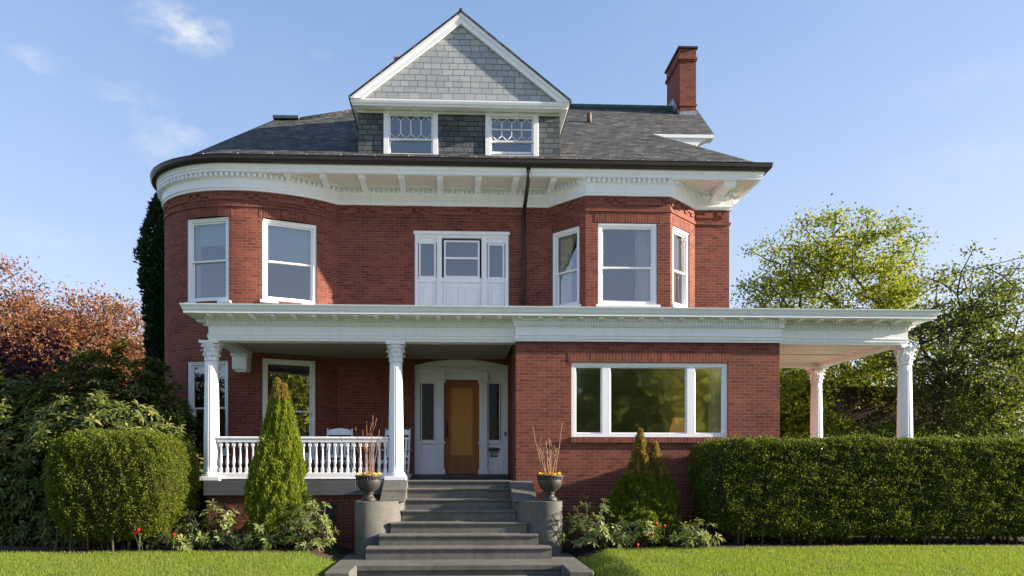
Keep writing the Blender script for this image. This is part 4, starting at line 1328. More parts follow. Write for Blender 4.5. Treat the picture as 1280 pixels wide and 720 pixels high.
twigs('twig_bundle', (ux, uy, z), [(-.26,.02,1.0,1),(-.13,.08,.92,1),(-.04,-.03,1.08,2),(.02,.05,.88,1),(.08,-.02,1.2,1),(.2,.0,.92,1),(-.07,.1,.75,1),(.12,.09,.78,2),(-.6,.06,.9,0)], M['twig'], 'reddish brown bare twigs standing in the left urn', 5)
twigs('twig_bundle', (vx_, vy_, z), [(-.34,.02,1.0,1),(-.17,.06,.68,2),(-.08,-.02,.72,1),(.0,.05,.76,2),(.07,.0,.62,2),(.14,.06,.58,1),(-.22,-.06,.60,1),(.24,-.02,1.05,0),(.02,-.07,.55,1)], M['twig_pale'], 'pale straw coloured bare twigs standing in the right urn', 6)

# ================================================================== ROCKING CHAIRS
def make_chair():
    C = empty('rocking_chair', (0, 0, 0))
    W = M['white']
    m = MB()
    for k in range(8): m.bbox(-.25, .25, -.27+k*.062, -.27+k*.062+.052, .40-.006*k, .425-.006*k, .006)
    m.bbox(-.26, -.22, -.27, .23, .355, .40, .006); m.bbox(.22, .26, -.27, .23, .355, .40, .006)
    put(m, 'seat', W, C)
    tilt = lambda z: .22 + (z-.38)*.24
    B = MB()
    for sx in (-.27, .27):
        B.tube([(sx, tilt(.0)+.02, .06), (sx, tilt(.38), .38), (sx, tilt(1.14), 1.14)], .024, .020, 8)
    arc = [(-.25+.5*k/10, .05*(1-((k-5)/5)**2)) for k in range(11)]
    y = tilt(1.04)
    B.extr([(x, 1.03+.07+z) for x, z in arc] + [(x, 1.03-.03) for x, z in arc[::-1]], 'y', y-.012, y+.012)
    B.bbox(-.25, .25, tilt(.92)-.012, tilt(.92)+.012, .90, .945, .005); B.bbox(-.25, .25, tilt(.52)-.012, tilt(.52)+.012, .49, .54, .005)
    back = put(B, 'backrest', W, C)
    s_ = MB()
    for k in range(6):
        x = -.2+.08*k
        V = []
        s_.mesh([(x-.022, tilt(.53)-.008, .53), (x+.022, tilt(.53)-.008, .53), (x+.022, tilt(.91)-.008, .91), (x-.022, tilt(.91)-.008, .91), (x-.022, tilt(.53)+.008, .53), (x+.022, tilt(.53)+.008, .53), (x+.022, tilt(.91)+.008, .91), (x-.022, tilt(.91)+.008, .91)],
                [(0,1,2,3),(7,6,5,4),(0,3,7,4),(1,5,6,2),(3,2,6,7),(0,4,5,1)], False)
    put(s_, 'back_slats', W, back)
    for sx in (-1, 1):
        x = sx*.28
        a = MB(); a.bbox(x-.045, x+.045, -.33, tilt(.66), .64, .665, .008); put(a, 'armrest', W, C)
        a = MB(); a.tube([(sx*.27, -.26, .06), (sx*.27, -.26, .64)], .022, .02, 8); put(a, 'leg', W, C)
        a = MB(); n = 14
        pts = [(-.46+.98*k/n, .035*(2*(k/n)-1)**2*2.0) for k in range(n+1)]
        a.extr([(yy, zz+.05) for yy, zz in pts] + [(yy, zz) for yy, zz in pts[::-1]], 'x', sx*.27-.016, sx*.27+.016); put(a, 'rocker', W, C)
    a = MB(); a.tube([(-.27, -.26, .2), (.27, -.26, .2)], .014, segs=6); a.tube([(-.27, .17, .2), (.27, .17, .2)], .014, segs=6); put(a, 'stretcher', W, C)
    return C
ch0 = make_chair(); ch1 = copy_tree(ch0)
for o, u, rz_, lab in ((ch0, 424.5, rad(2), 'white slatted rocking chair on the porch behind the middle of the railing'), (ch1, 494.5, rad(-6), 'white slatted rocking chair on the porch directly behind the middle column')):
    o.location = (X(u, 15.95), 15.7, PF); o.rotation_euler = (0, 0, rz_); tag(o, lab, 'chair', 'rocking chairs on the porch')

# ================================================================== LAMP IN THE PICTURE WINDOW
lx, ly = X(850, 15.9), 15.9
Lm = empty('table_lamp', (lx, ly, zat(549, lx, ly)-.25), 0, 'table lamp with a yellow shade standing behind the right part of the picture window', 'lamp')
m = MB(); m.lathe([(.0, 0), (.09, 0), (.09, .02), (.03, .05), (.05, .14), (.07, .22), (.05, .30), (.018, .36), (.015, .42), (0, .42)], 20); put(m, 'lamp_base', M['white'], Lm)
mm, nt, out = newmat('lit lamp shade')
p = N(nt, 'ShaderNodeBsdfPrincipled', Roughness=.8); p.inputs['Base Color'].default_value = (.72, .42, .12, 1); p.inputs['Emission Color'].default_value = (1, .5, .12, 1); p.inputs['Emission Strength'].default_value = .10
L(nt, p.outputs[0], out.inputs[0])
m = MB(); m.lathe([(.24, .40), (.15, .72)], 24); m.f = m.f[:-2]; m.uv = m.uv[:-2]; m.sm = m.sm[:-2]; put(m, 'lamp_shade', mm, Lm)
tl = empty('side_table', (lx, ly, PF), 0, 'small side table carrying the lamp behind the picture window', 'table')
th = zat(549, lx, ly)-.25-PF
m = MB(); m.bbox(-.35, .35, -.3, .3, th-.04, th-.001, .006); put(m, 'tabletop', M['wood'], tl)
for sx in (-.3, .3):
    for sy in (-.25, .25):
        m = MB(); m.bbox(sx-.025, sx+.025, sy-.025, sy+.025, 0, th-.04, .004); put(m, 'leg', M['wood'], tl)
# ================================================================== GROUND
def gz_(x, y):
    """lawn height"""
    z = .20*np.clip((np.abs(x-.09)-2.15)/.55, 0, 1) - .03
    z = z - .025*np.clip(13.0-y, 0, 6) - .012*np.clip(7-y, 0, 20)
    z = z - .36*np.clip((1.93-np.abs(x-.09))/.06, 0, 1)*np.clip((12.12-y)/.06, 0, 1)*np.clip((y-8.5)/1.5, 0, 1)     # the walk lies lower, cut into the lawn
    return z
def grid_mesh(name, xs, ys, mat, dz=0.0, kind='structure', mask=None):
    xs, ys = np.array(xs), np.array(ys)
    gx, gy = np.meshgrid(xs, ys, indexing='ij')
    V = np.stack([gx.ravel(), gy.ravel(), (gz_(gx, gy)+dz).ravel()], 1)
    nx, ny = len(xs), len(ys)
    i, j = np.meshgrid(np.arange(nx-1), np.arange(ny-1), indexing='ij')
    a = (i*ny+j).ravel(); Fq = np.stack([a, a+ny, a+ny+1, a+1], 1)
    o = np_mesh(name, V, Fq, mat, None, True); tag(o, kind=kind); return o
m, nt, out = newmat('lawn soil and turf')
co = geopos(nt)
f1 = noise(nt, co, 1.1, 4); f2 = noise(nt, co, 30, 4)
col = ramp(nt, f1, [(.3, (.075,.125,.02)), (.55, (.10,.16,.028)), (.75, (.14,.17,.04))])
col = mixc(nt, mth(nt, 'MULTIPLY', f2, .6), col, (.05,.075,.015))
p = N(nt, 'ShaderNodeBsdfPrincipled', Roughness=.95); p.inputs['Specular IOR Level'].default_value = .1
L(nt, col, p.inputs['Base Color']); L(nt, bump(nt, f2, .8, .03), p.inputs['Normal']); L(nt, p.outputs[0], out.inputs[0])
M['turf'] = m
lin = lambda a, b, n: list(np.linspace(a, b, n))
grid_mesh('ground', [-400, -150, -60, -30] + sorted(lin(-20, 20, 81) + [-2.61, -2.06, 2.24, 2.79, -1.85, -1.83, -1.775, -1.70, 1.88, 1.955, 2.02, 2.03]) + [30, 60, 150, 400], [-200, -80, -40, -25, -10, 0, 4, 7] + sorted(lin(8, 16, 33) + [12.06, 12.12]) + [18, 24, 40, 80, 160, 500], M['turf'])
def sheet(name, poly, mat, dz, kind='structure', step=.35):
    """flat sheet of given outline lying dz above the lawn (filled by a clipped grid)"""
    bm = bmesh.new(); vs = [bm.verts.new((x, y, 0)) for x, y in poly]; bm.faces.new(vs)
    x0, x1 = min(p[0] for p in poly), max(p[0] for p in poly); y0, y1 = min(p[1] for p in poly), max(p[1] for p in poly)
    k = x0+step
    while k < x1:
        bmesh.ops.bisect_plane(bm, geom=bm.verts[:]+bm.edges[:]+bm.faces[:], plane_co=(k, 0, 0), plane_no=(1, 0, 0)); k += step
    k = y0+step
    while k < y1:
        bmesh.ops.bisect_plane(bm, geom=bm.verts[:]+bm.edges[:]+bm.faces[:], plane_co=(0, k, 0), plane_no=(0, 1, 0)); k += step
    for v in bm.verts: v.co.z = float(gz_(np.array(v.co.x), np.array(v.co.y)))+dz
    me = bpy.data.meshes.new(name); bm.to_mesh(me); bm.free(); me.materials.append(mat)
    o = bpy.data.objects.new(name, me); COL.objects.link(o); tag(o, kind=kind); return o
M['mulch'] = mat_plain('bark mulch', (.06,.035,.024), .95, .28, 9, .03, 28)
M['asphalt'] = mat_plain('asphalt', (.075,.078,.085), .9, .1, 4, .006, 60)
wav = lambda t, a, f, ph: a*math.sin(t*f+ph)
front_l = [(-8.6+.3*k, 12.80 - .10*math.sin(k*.42) + (.35 if k < 6 else 0)*(1-k/6)) for k in range(23)]
front_l = [(x, y) for x, y in front_l if x < -2.05] + [(-2.12, 12.95)]
bed_l = front_l + [(-1.92, 13.3), (-1.92, 14.75), (-5.3, 14.75), (-5.3, 17.6), (-8.6, 17.6)]
sheet('mulch_bed_left', bed_l, M['mulch'], .012, step=.11)
front_r = [(2.3, 12.95), (2.6, 12.85)] + [(3.0+.4*k, 12.95+.09*math.sin(k*.5+1) + min(.2, .03*k)) for k in range(1, 30)]
bed_r = front_r + [(front_r[-1][0], 15.6), (6.8, 15.6), (6.8, 14.72), (2.07, 14.72)]
sheet('mulch_bed_right', bed_r, M['mulch'], .012, step=.11)
sheet('driveway', [(-30, 13.9), (-12, 13.9), (-9.9, 14.1), (-8.8, 14.6), (-8.2, 15.6), (-8.0, 30), (-30, 30)], M['asphalt'], .008, step=2)
sheet('front_walk', [(-1.7, 4), (1.88, 4), (1.88, 12.03), (-1.7, 12.03)], M['concrete'], .012, step=.5)
sheet('street', [(-60, -14), (60, -14), (60, -5), (-60, -5)], M['asphalt'], .01, step=10)
# chips on the beds
def in_poly(px, py, poly):
    inside = np.zeros(px.shape, bool); n = len(poly); j = n-1
    for i in range(n):
        xi, yi = poly[i]; xj, yj = poly[j]
        c = ((yi > py) != (yj > py)) & (px < (xj-xi)*(py-yi)/((yj-yi) or 1e-9)+xi)
        inside ^= c; j = i
    return inside
def quads(C, A, B, mat, name, parent=None):
    """diamond faces: centre-bottom C, axis A (to the tip), half-width B"""
    n = len(C)
    V = np.empty((n, 4, 3)); V[:, 0] = C; V[:, 1] = C+A*.45+B; V[:, 2] = C+A; V[:, 3] = C+A*.45-B
    return np_mesh(name, V.reshape(-1, 3), np.arange(4*n).reshape(n, 4), mat, parent)
def unit(v): return v/np.maximum(1e-9, np.linalg.norm(v, axis=-1, keepdims=True))
px = rng.uniform(-8.6, 14, 26000); py = rng.uniform(12.6, 15.6, 26000)
ok = in_poly(px, py, bed_l) | in_poly(px, py, bed_r); px, py = px[ok], py[ok]; n = len(px)
a = rng.uniform(0, 6.28, n); l = rng.uniform(.02, .06, n)
A = np.stack([np.cos(a)*l, np.sin(a)*l, rng.uniform(-.3, .5, n)*l], 1); B = np.stack([-np.sin(a)*l*.22, np.cos(a)*l*.22, rng.uniform(-.1, .1, n)*l], 1)
M['chips'] = mat_leaf('mulch chips', [(.03,.018,.012), (.07,.04,.027), (.12,.075,.05)], .0, .9)
tag(quads(np.stack([px, py, gz_(px, py)+.022], 1), A, B, M['chips'], 'mulch_chips'), kind='stuff')

# ---- grass blades -----------------------------------------------------
M['grass'] = mat_leaf('grass blades', [(.105,.17,.02), (.165,.24,.03), (.235,.29,.045), (.32,.32,.09)], .42, .5, (1.4,1.5,.5), big=(1.1, 1.8, (.22,.23,.06)))
noise2 = lambda x, y: .9*(np.sin(x*1.9+1.3*np.sin(y*2.1))*np.sin(y*2.7+1.1*np.sin(x*1.4)) + .5*np.sin(x*5.1+y*3)*np.sin(y*6.3-x*2) - .35)
n = 420000
gx = rng.uniform(-11.5, 12.5, n); gy = 9.6 + 4.4*rng.random(n)**1.1
vis = np.abs(gx) < (gy*.80+.6)
thin = noise2(gx, gy)
ok = vis & (rng.random(n) > np.clip(thin, 0, .75)) & ~in_poly(gx, gy, bed_l) & ~in_poly(gx, gy, bed_r) & ~((np.abs(gx-SXC) < 2.15) & (gy > 11.1)) & ~((np.abs(gx-SXC) < 1.75)) & ~in_poly(gx, gy, [(-30, 13.9), (-12, 13.9), (-9.9, 14.1), (-8.8, 14.6), (-8.2, 15.6), (-8.0, 30), (-30, 30)])
gx, gy = gx[ok], gy[ok]; n = len(gx)
h = rng.gamma(6, .0052, n)+.01; a = rng.uniform(0, 6.28, n); lean = rng.uniform(0, .9, n)
C = np.stack([gx, gy, gz_(gx, gy)-.004], 1)
A = np.stack([np.cos(a)*h*lean, np.sin(a)*h*lean, h], 1)
b = rng.uniform(0, 6.28, n); w = rng.uniform(.0025, .0048, n); B = np.stack([np.cos(b)*w, np.sin(b)*w, np.zeros(n)], 1)
V = np.empty((n, 3, 3)); V[:, 0] = C-B; V[:, 1] = C+B; V[:, 2] = C+A
tag(np_mesh('grass', V.reshape(-1, 3), np.arange(3*n).reshape(n, 3), M['grass']), kind='stuff')

n = 1500; lx_ = rng.uniform(-11, 12, n); ly_ = rng.uniform(9.8, 13.6, n); a = rng.uniform(0, 6.28, n); l = rng.uniform(.015, .045, n)
ok = ~((np.abs(lx_-SXC) < 2.3)); lx_, ly_, a, l = lx_[ok], ly_[ok], a[ok], l[ok]; n = len(lx_)
M['litter'] = mat_leaf('dry fallen leaves', [(.16,.09,.04), (.26,.16,.07), (.34,.25,.13)], .1, .8)
tag(quads(np.stack([lx_, ly_, gz_(lx_, ly_)+.035], 1), np.stack([np.cos(a)*l, np.sin(a)*l, rng.uniform(-.2, .5, n)*l], 1), np.stack([-np.sin(a)*l*.35, np.cos(a)*l*.35, 0*a], 1), M['litter'], 'leaf_litter'), kind='stuff')

# ================================================================== PLANTS
def leafcloud(name, P, Nn, length, width, mat, parent, tilt=.8, droop=0.0, up=0.0, var=.35):
    """leaves at points P that lean along Nn (outward) with random spread"""
    n = len(P)
    d = unit(Nn*(1-tilt) + rng.normal(0, 1, (n, 3))*tilt + np.array([0, 0, up-droop]))
    l = length*rng.uniform(1-var, 1+var, (n, 1))
    r = unit(np.cross(d, rng.normal(0, 1, (n, 3))))
    return quads(P, d*l, r*(width*l/length), mat, name, parent)
def vnoise(P, s, seed=0):
    """cheap smooth pseudo-noise in [-1, 1]"""
    r = np.random.default_rng(seed); out = 0
    for k in range(5):
        w = r.normal(0, 1, 3)*s*(1+.5*k); out = out + np.sin(P @ w + r.uniform(0, 6.28))/(1+.35*k)
    return out/2.6

def grow_tree(name, label, cat, base, trunk_top, crown_c, crown_r, n_attr, n_leaf, leaf, leafmat, barkmat, r_base=.25, tip=.012, group=None, clump=.5, seed=1, flat=.6, lobes=.35, inner=.45, lw=.62, zmin=None, shear=0):
    r = np.random.default_rng(seed)
    T = empty(name, base, 0, label, cat, group); bx_, by_, bz_ = base
    cc, cr = np.array(crown_c, float)-np.array(base), np.array(crown_r, float)
    # attractors in a lobed crown
    A = []
    while len(A) < n_attr:
        d = unit(r.normal(0, 1, (1, 3)))[0]; rad_ = (inner + (1-inner)*r.random()**.6)
        lob = 1 + lobes*float(vnoise(d[None]*1.0, 1.8, seed)[0])
        p = cc + d*cr*rad_*lob
        if zmin is not None and p[2] < zmin-bz_: continue
        A.append(p)
    A = np.array(A)
    nodes = []; par = []
    tt = np.array(trunk_top, float)-np.array(base); k = 9
    for i in range(k+1):
        t = i/k; nodes.append(tt*t + np.array([r.normal(0, .02), r.normal(0, .02), 0])*tt[2]*.12*(t > 0)); par.append(i-1)
    order = np.argsort(np.linalg.norm(A-tt, axis=1))
    tips = []
    for ai in order:
        p = A[ai]; Nd = np.array(nodes)
        v = p-Nd; dist = np.linalg.norm(v, axis=1)
        pen = np.where(Nd[:, 2] > p[2], (Nd[:, 2]-p[2])*1.2, 0) + np.where(Nd[:, 2] < tt[2]*.5, 3.0, 0)
        j = int(np.argmin(dist+pen)); q = Nd[j]; L_ = dist[j]; seg = max(1, int(L_/.7))
        last = j
        for s_ in range(1, seg+1):
            t = s_/seg
            pt = q + (p-q)*t + np.array([0, 0, -.10*L_*math.sin(math.pi*t)]) + r.normal(0, .035*L_, 3)*(t < 1)
            nodes.append(pt); par.append(last); last = len(nodes)-1
        tips.append(last)
    cnt = np.zeros(len(nodes))
    for t in tips: cnt[t] += 1
    for i in range(len(nodes)-1, 0, -1):
        if par[i] >= 0: cnt[par[i]] += cnt[i]
    total = max(1, cnt[0]); R = tip + (r_base-tip)*(cnt/total)**.55
    nd = np.array(nodes); ch = np.arange(1, len(nd)); pa = np.array(par)[1:]
    a_, b_ = nd[pa], nd[ch]; ra, rb = np.minimum(R[pa], R[ch]*1.35+.004), R[ch]
    d = unit(b_-a_); u_ = unit(np.cross(d, np.array([.31, .17, .93]))); w_ = np.cross(d, u_)
    S = 6; V = []; 
    for (pt, rr) in ((a_-d*.01, ra), (b_+d*.02, rb)):
        for q in range(S):
            th = 2*math.pi*q/S; V.append(pt + (u_*math.cos(th)+w_*math.sin(th))*rr[:, None])
    V = np.stack(V, 1).reshape(-1, 3); m_ = len(ch); Fq = []
    base_i = np.arange(m_)*2*S
    for q in range(S):
        q2 = (q+1) % S; Fq.append(np.stack([base_i+q, base_i+q2, base_i+S+q2, base_i+S+q], 1))
    Fq = np.concatenate(Fq)
    tr = np_mesh('trunk', V, Fq, barkmat, None, True); tr.parent = T
    # leaves in flattened clumps round the tips
    tp = nd[tips]; idx = r.integers(0, len(tp), n_leaf)
    sz = clump*r.uniform(.6, 1.25, len(tp))
    off = r.normal(0, 1, (n_leaf, 3))*np.array([1, 1, flat])*sz[idx][:, None]*.55
    P = tp[idx]+off
    out_ = unit(P-cc)
    global rng
    o = leafcloud('crown', P, out_, leaf, leaf*lw*.5, leafmat, None, tilt=.75, droop=.25, var=.5); o.parent = T
    return T

# ---------------------------------------------------------------- leaf colours
M['maple'] = mat_leaf('fresh maple leaves', [(.08,.12,.014), (.14,.18,.018), (.22,.235,.024), (.30,.27,.03)], .45, .45)
M['street_leaf'] = mat_leaf('pale spring leaves', [(.24,.26,.08), (.30,.31,.10), (.38,.37,.13)], .5, .5)
M['maple_dark'] = mat_leaf('mid green leaves', [(.04,.07,.012), (.07,.105,.018), (.11,.135,.03), (.15,.14,.05)], .4, .45)
M['beech'] = mat_leaf('copper beech leaves', [(.15,.055,.038), (.23,.10,.058), (.30,.155,.075), (.19,.12,.042)], .4, .5, (1.3,1.0,.8))
M['plum'] = mat_leaf('dark purple leaves', [(.035,.012,.018), (.055,.018,.022), (.085,.03,.028)], .3, .45, (1.3,.8,.8))
M['cypress'] = mat_leaf('dark conifer foliage', [(.012,.03,.012), (.018,.042,.016), (.03,.055,.02)], .15, .6)
M['yew'] = mat_leaf('clipped yew', [(.045,.07,.012), (.085,.125,.016), (.14,.18,.02), (.25,.25,.035)], .4, .6, big=(2.2, 1.2, (.13,.09,.04)))
M['yew_hedge'] = mat_leaf('clipped hedge', [(.03,.05,.01), (.065,.098,.015), (.12,.155,.022), (.24,.24,.045)], .35, .6, big=(1.6, 1.0, (.07,.085,.03)))
M['thuja'] = mat_leaf('arborvitae sprays', [(.065,.105,.014), (.11,.155,.02), (.16,.20,.025), (.20,.22,.035)], .4, .55)
M['thuja_light'] = mat_leaf('bright arborvitae sprays', [(.10,.15,.018), (.16,.21,.025), (.22,.26,.035), (.28,.28,.05)], .45, .55)
M['thuja_brown'] = mat_leaf('orange arborvitae sprays', [(.26,.15,.05), (.33,.20,.08), (.20,.16,.04)], .3, .6)  # orange sprays, used only above a given height
M['rhodo'] = mat_leaf('rhododendron leaves', [(.04,.06,.015), (.065,.092,.021), (.11,.135,.032), (.28,.26,.08)], .32, .5)
M['rhodo_light'] = mat_leaf('young rhododendron leaves', [(.09,.14,.03), (.15,.20,.05), (.22,.25,.09), (.30,.28,.14)], .35, .4)
M['core'] = mat_plain('dark inner twigs', (.018,.02,.010), .95, .25, 10)  # dark green-brown of the opaque cores that stop views through the leaves
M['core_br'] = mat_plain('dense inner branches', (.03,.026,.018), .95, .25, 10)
M['tulip'] = mat_leaf('red tulip petals', [(.42,.015,.02), (.52,.03,.03)], .3, .4, (1.2,.5,.5))
M['tulip_leaf'] = mat_leaf('tulip leaves', [(.05,.10,.03), (.08,.14,.045)], .3, .4)

# ---------------------------------------------------------------- clipped hedges
def superbox(n, cx_, cy_, z0, hx, hy, h, e=4.0, seed=0):
    """points and normals on a rounded box surface"""
    d = rng.normal(0, 1, (n*2, 3)); d = unit(d)
    # spread by box faces: start from box-projected directions
    q = rng.uniform(-1, 1, (n, 3)); face = rng.random(n); ar = np.array([hy*h, hx*h, hx*hy*2]); ar = ar/ar.sum()
    ax = np.where(face < ar[0], 0, np.where(face < ar[0]+ar[1], 1, 2)); s = np.where(rng.random(n) < .5, -1.0, 1.0)
    q[np.arange(n), ax] = s
    k = (np.abs(q)**e).sum(1, keepdims=True)**(-1/e)
    u = q*k
    P = np.stack([cx_+u[:, 0]*hx, cy_+u[:, 1]*hy, z0+h/2+u[:, 2]*h/2], 1)
    Nn = np.sign(u)*np.abs(u)**(e-1)/np.array([hx, hy, h/2]); return P, unit(Nn)
def clipped(name, label, cat, cx_, cy_, z0, hx, hy, h, n, leaf, mat, e=4.0, rough=.03, seed=1, taper=0.0, shape=None):
    T = empty(name, (cx_, cy_, 0), 0, label, cat)
    def deform(P):
        k = (P[:, 2]-z0)/h
        Q = P.copy()
        if taper: Q[:, 0] = cx_+(P[:, 0]-cx_)*(1-taper*np.clip(.55-k, 0, 1)); Q[:, 1] = cy_+(P[:, 1]-cy_)*(1-taper*np.clip(.55-k, 0, 1))
        if shape: Q = shape(Q)
        return Q
    P, Nn = superbox(n, 0, 0, z0, hx, hy, h, e)
    hole = vnoise(P, 7, seed+5)+.6*vnoise(P, 17, seed+6)
    keep = rng.random(n) > np.clip((hole-.62)*2.2, 0, .8) ; P, Nn, hole = P[keep], Nn[keep], hole[keep]
    off = rough*.8*vnoise(P, 3.2, seed) + rough*.9*vnoise(P, 9, seed+1) + .8*rough*vnoise(P, 24, seed+2) - .05*np.clip(hole, 0, 1)
    stray = (rng.random(len(P)) < .04)*rng.random(len(P))**2*.16
    P = P + Nn*(off-rng.random(len(P))**2*.13+.015+stray)[:, None]
    P[:, 0] += cx_; P[:, 1] += cy_; P = deform(P)
    P[:, 0] -= cx_; P[:, 1] -= cy_
    o = leafcloud('foliage', P, Nn, leaf, leaf*.24, mat, None, tilt=.62, up=.12); o.parent = T
    inset = .17
    # opaque inner mass, well inside the leaf shell
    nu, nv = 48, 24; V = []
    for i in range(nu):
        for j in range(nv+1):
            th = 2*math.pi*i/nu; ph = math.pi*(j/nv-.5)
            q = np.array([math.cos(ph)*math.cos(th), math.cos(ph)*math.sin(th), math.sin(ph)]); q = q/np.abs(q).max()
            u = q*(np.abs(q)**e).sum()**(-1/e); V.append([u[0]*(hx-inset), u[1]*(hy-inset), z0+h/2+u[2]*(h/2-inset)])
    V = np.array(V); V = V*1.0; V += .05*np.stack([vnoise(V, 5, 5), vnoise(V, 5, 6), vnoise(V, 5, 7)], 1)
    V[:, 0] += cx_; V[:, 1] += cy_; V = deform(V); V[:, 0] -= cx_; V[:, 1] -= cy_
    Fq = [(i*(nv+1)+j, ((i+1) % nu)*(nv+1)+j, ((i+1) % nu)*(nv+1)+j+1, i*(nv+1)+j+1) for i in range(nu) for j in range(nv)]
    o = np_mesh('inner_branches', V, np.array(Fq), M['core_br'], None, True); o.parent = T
    m = MB(); r_ = random.Random(seed)                       # woody stems at the foot
    for k in range(int(26*hx)):
        sx, sy = r_.uniform(-hx*.85, hx*.85), r_.uniform(-hy*.8, hy*.6)
        m.tube([(sx, sy, .12), (sx+r_.uniform(-.08, .08), sy+r_.uniform(-.06, .06), z0+.25), (sx+r_.uniform(-.25, .25), sy+r_.uniform(-.2, .2), z0+h*.6)], r_.uniform(.012, .03), .008, 5)
    put(m, 'stems', M['bark'], T)
    return T
# rounded yew on the left
yx = X(146, 13.2)
def yew_shape(Q):
    Q[:, 2] = np.where(Q[:, 2] > 1.0, Q[:, 2] - .10*np.clip((np.abs(Q[:, 0]-yx-.2)-.6), 0, 2)**1.0, Q[:, 2])
    Q[:, 2] += .035*(Q[:, 0]-yx)*-1*(Q[:, 2] > 1.0)
    return Q
clipped('yew_bush', 'large clipped bright green yew bush with rounded top on the left lawn edge', 'bush', yx, 13.55, .34, 1.16, .90, 1.98, 150000, .036, M['yew'], 4.3, .035, 3, .22, yew_shape)
# long hedge on the right
hx0, hx1 = X(882, 13.4), 12.6
def hedge_shape(Q):
    Q[:, 2] += (.016*np.sin(Q[:, 0]*1.7)+.008*np.sin(Q[:, 0]*4.1+1))*(Q[:, 2]/2)
    return Q
clipped('clipped_hedge', 'long clipped dark green hedge with a flat top across the right of the lawn', 'hedge', (hx0+hx1)/2, 13.9, max(.36, .0), (hx1-hx0)/2, .66, 1.86, 340000, .038, M['yew_hedge'], 9, .03, 9, .10, hedge_shape)

# ---------------------------------------------------------------- arborvitae
def arborvitae(name, label, x, y, h, r, n, mat, seed, brown_z=1e9, tips=((0, 0, 1.0),), leaf=.085, bulge=.9):
    T = empty(name, (x, y, .17), 0, label, 'conifer'); h = h-.17; brown_z = brown_z-.17
    rg = np.random.default_rng(seed)
    Ps, Ns = [], []
    for (ox, oy, k) in tips:
        m_ = int(n/len(tips)); t = rg.random(m_)**.85; a = rg.uniform(0, 6.28, m_)
        rr = r*(1-t**1.35)**bulge*(.35+.65*np.minimum(1, t*5+.5)) * (1 if len(tips) == 1 else .8)
        lump = 1 + .26*vnoise(np.stack([np.cos(a)*1.6, np.sin(a)*1.6, t*h*1.5], 1), 1.6, seed) + .34*vnoise(np.stack([np.cos(a)*4, np.sin(a)*4, t*h*6], 1), 1.6, seed+1)
        d = rr*lump*(1-.35*rg.random(m_)**2.2)
        P = np.stack([d*np.cos(a)+ox*np.minimum(1, t*1.5), d*np.sin(a)+oy*t, .05+t*h*k], 1)
        Ps.append(P); Ns.append(np.stack([np.cos(a), np.sin(a), np.full(m_, 1.5)], 1))
    P, Nn = np.concatenate(Ps), unit(np.concatenate(Ns))
    br = (P[:, 2] > brown_z) & (rg.random(len(P)) < .75)
    if br.any():
        o = leafcloud('orange_tip', P[br], Nn[br], leaf, leaf*.115, M['thuja_brown'], None, tilt=.38, up=.45, var=.6); o.parent = T
    o = leafcloud('foliage', P[~br], Nn[~br], leaf, leaf*.115, mat, None, tilt=.36, up=.5, var=.6); o.parent = T
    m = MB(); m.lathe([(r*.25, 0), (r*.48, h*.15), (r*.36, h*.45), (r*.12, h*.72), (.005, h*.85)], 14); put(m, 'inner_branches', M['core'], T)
    return T
ax_ = X(347, 13.75)
arborvitae('arborvitae', 'tall bright green cone shaped arborvitae in front of the porch railing', ax_, 13.75, E(0)+(586-478)/890*13.75-.05, .66, 170000, M['thuja_light'], 4, 2.95, ((0, 0, 1.0), (.12, .02, .97), (-.10, .05, .86), (.24, -.08, .74), (-.26, -.05, .62)), .062, .92)
arborvitae('arborvitae', 'smaller cone shaped arborvitae with an orange top under the picture window', X(803, 13.9), 13.9, E(0)+(586-543)/890*13.9, .66, 120000, M['thuja'], 8, 1.5, ((-.04, 0, 1.0), (.24, -.05, .88), (-.22, .0, .70), (.42, -.1, .62), (-.46, -.1, .54), (.1, -.25, .6)), .065, 1.05)

# ---------------------------------------------------------------- rhododendrons: whorls of long leaves
def whorls(name, C, D, per, length, width, mat, parent, rg, droop=.42):
    n = len(C); idx = np.repeat(np.arange(n), per); m_ = n*per
    d = unit(D)[idx]; u_ = unit(np.cross(unit(D), rg.normal(0, 1, (n, 3))))[idx]; w_ = np.cross(d, u_)
    a = np.tile(np.arange(per)*2*math.pi/per, n) + rg.normal(0, .22, m_)
    k = rg.uniform(.1, .75, m_)[:, None]
    dr = unit(u_*np.cos(a)[:, None]+w_*np.sin(a)[:, None] + d*k - np.array([0, 0, 1])*droop*rg.uniform(.3, 1.2, m_)[:, None])
    l = length*rg.uniform(.65, 1.2, (m_, 1)); side = unit(np.cross(dr, d)); nrm = np.cross(side, dr)
    P = C[idx] + d*rg.uniform(-.04, .02, (m_, 1))
    # bent blade: six points (two quads)
    hw = width*.5*l/length
    V = np.empty((m_, 6, 3)); b1 = P+dr*l*.12; mid = P+dr*l*.55+nrm*l*.05; tip = P+dr*l-np.array([0, 0, 1])*l*.14
    V[:, 0] = P; V[:, 1] = mid+side*hw; V[:, 2] = tip; V[:, 3] = mid-side*hw; V[:, 4] = mid-nrm*hw*.35; V[:, 5] = tip
    V = V[:, :5]
    base_i = np.arange(m_)*5
    Fq = np.concatenate([np.stack([base_i, base_i+1, base_i+2, base_i+4], 1), np.stack([base_i, base_i+4, base_i+2, base_i+3], 1)])
    o = np_mesh(name, V.reshape(-1, 3), Fq, mat, None, False); o.parent = parent; return o
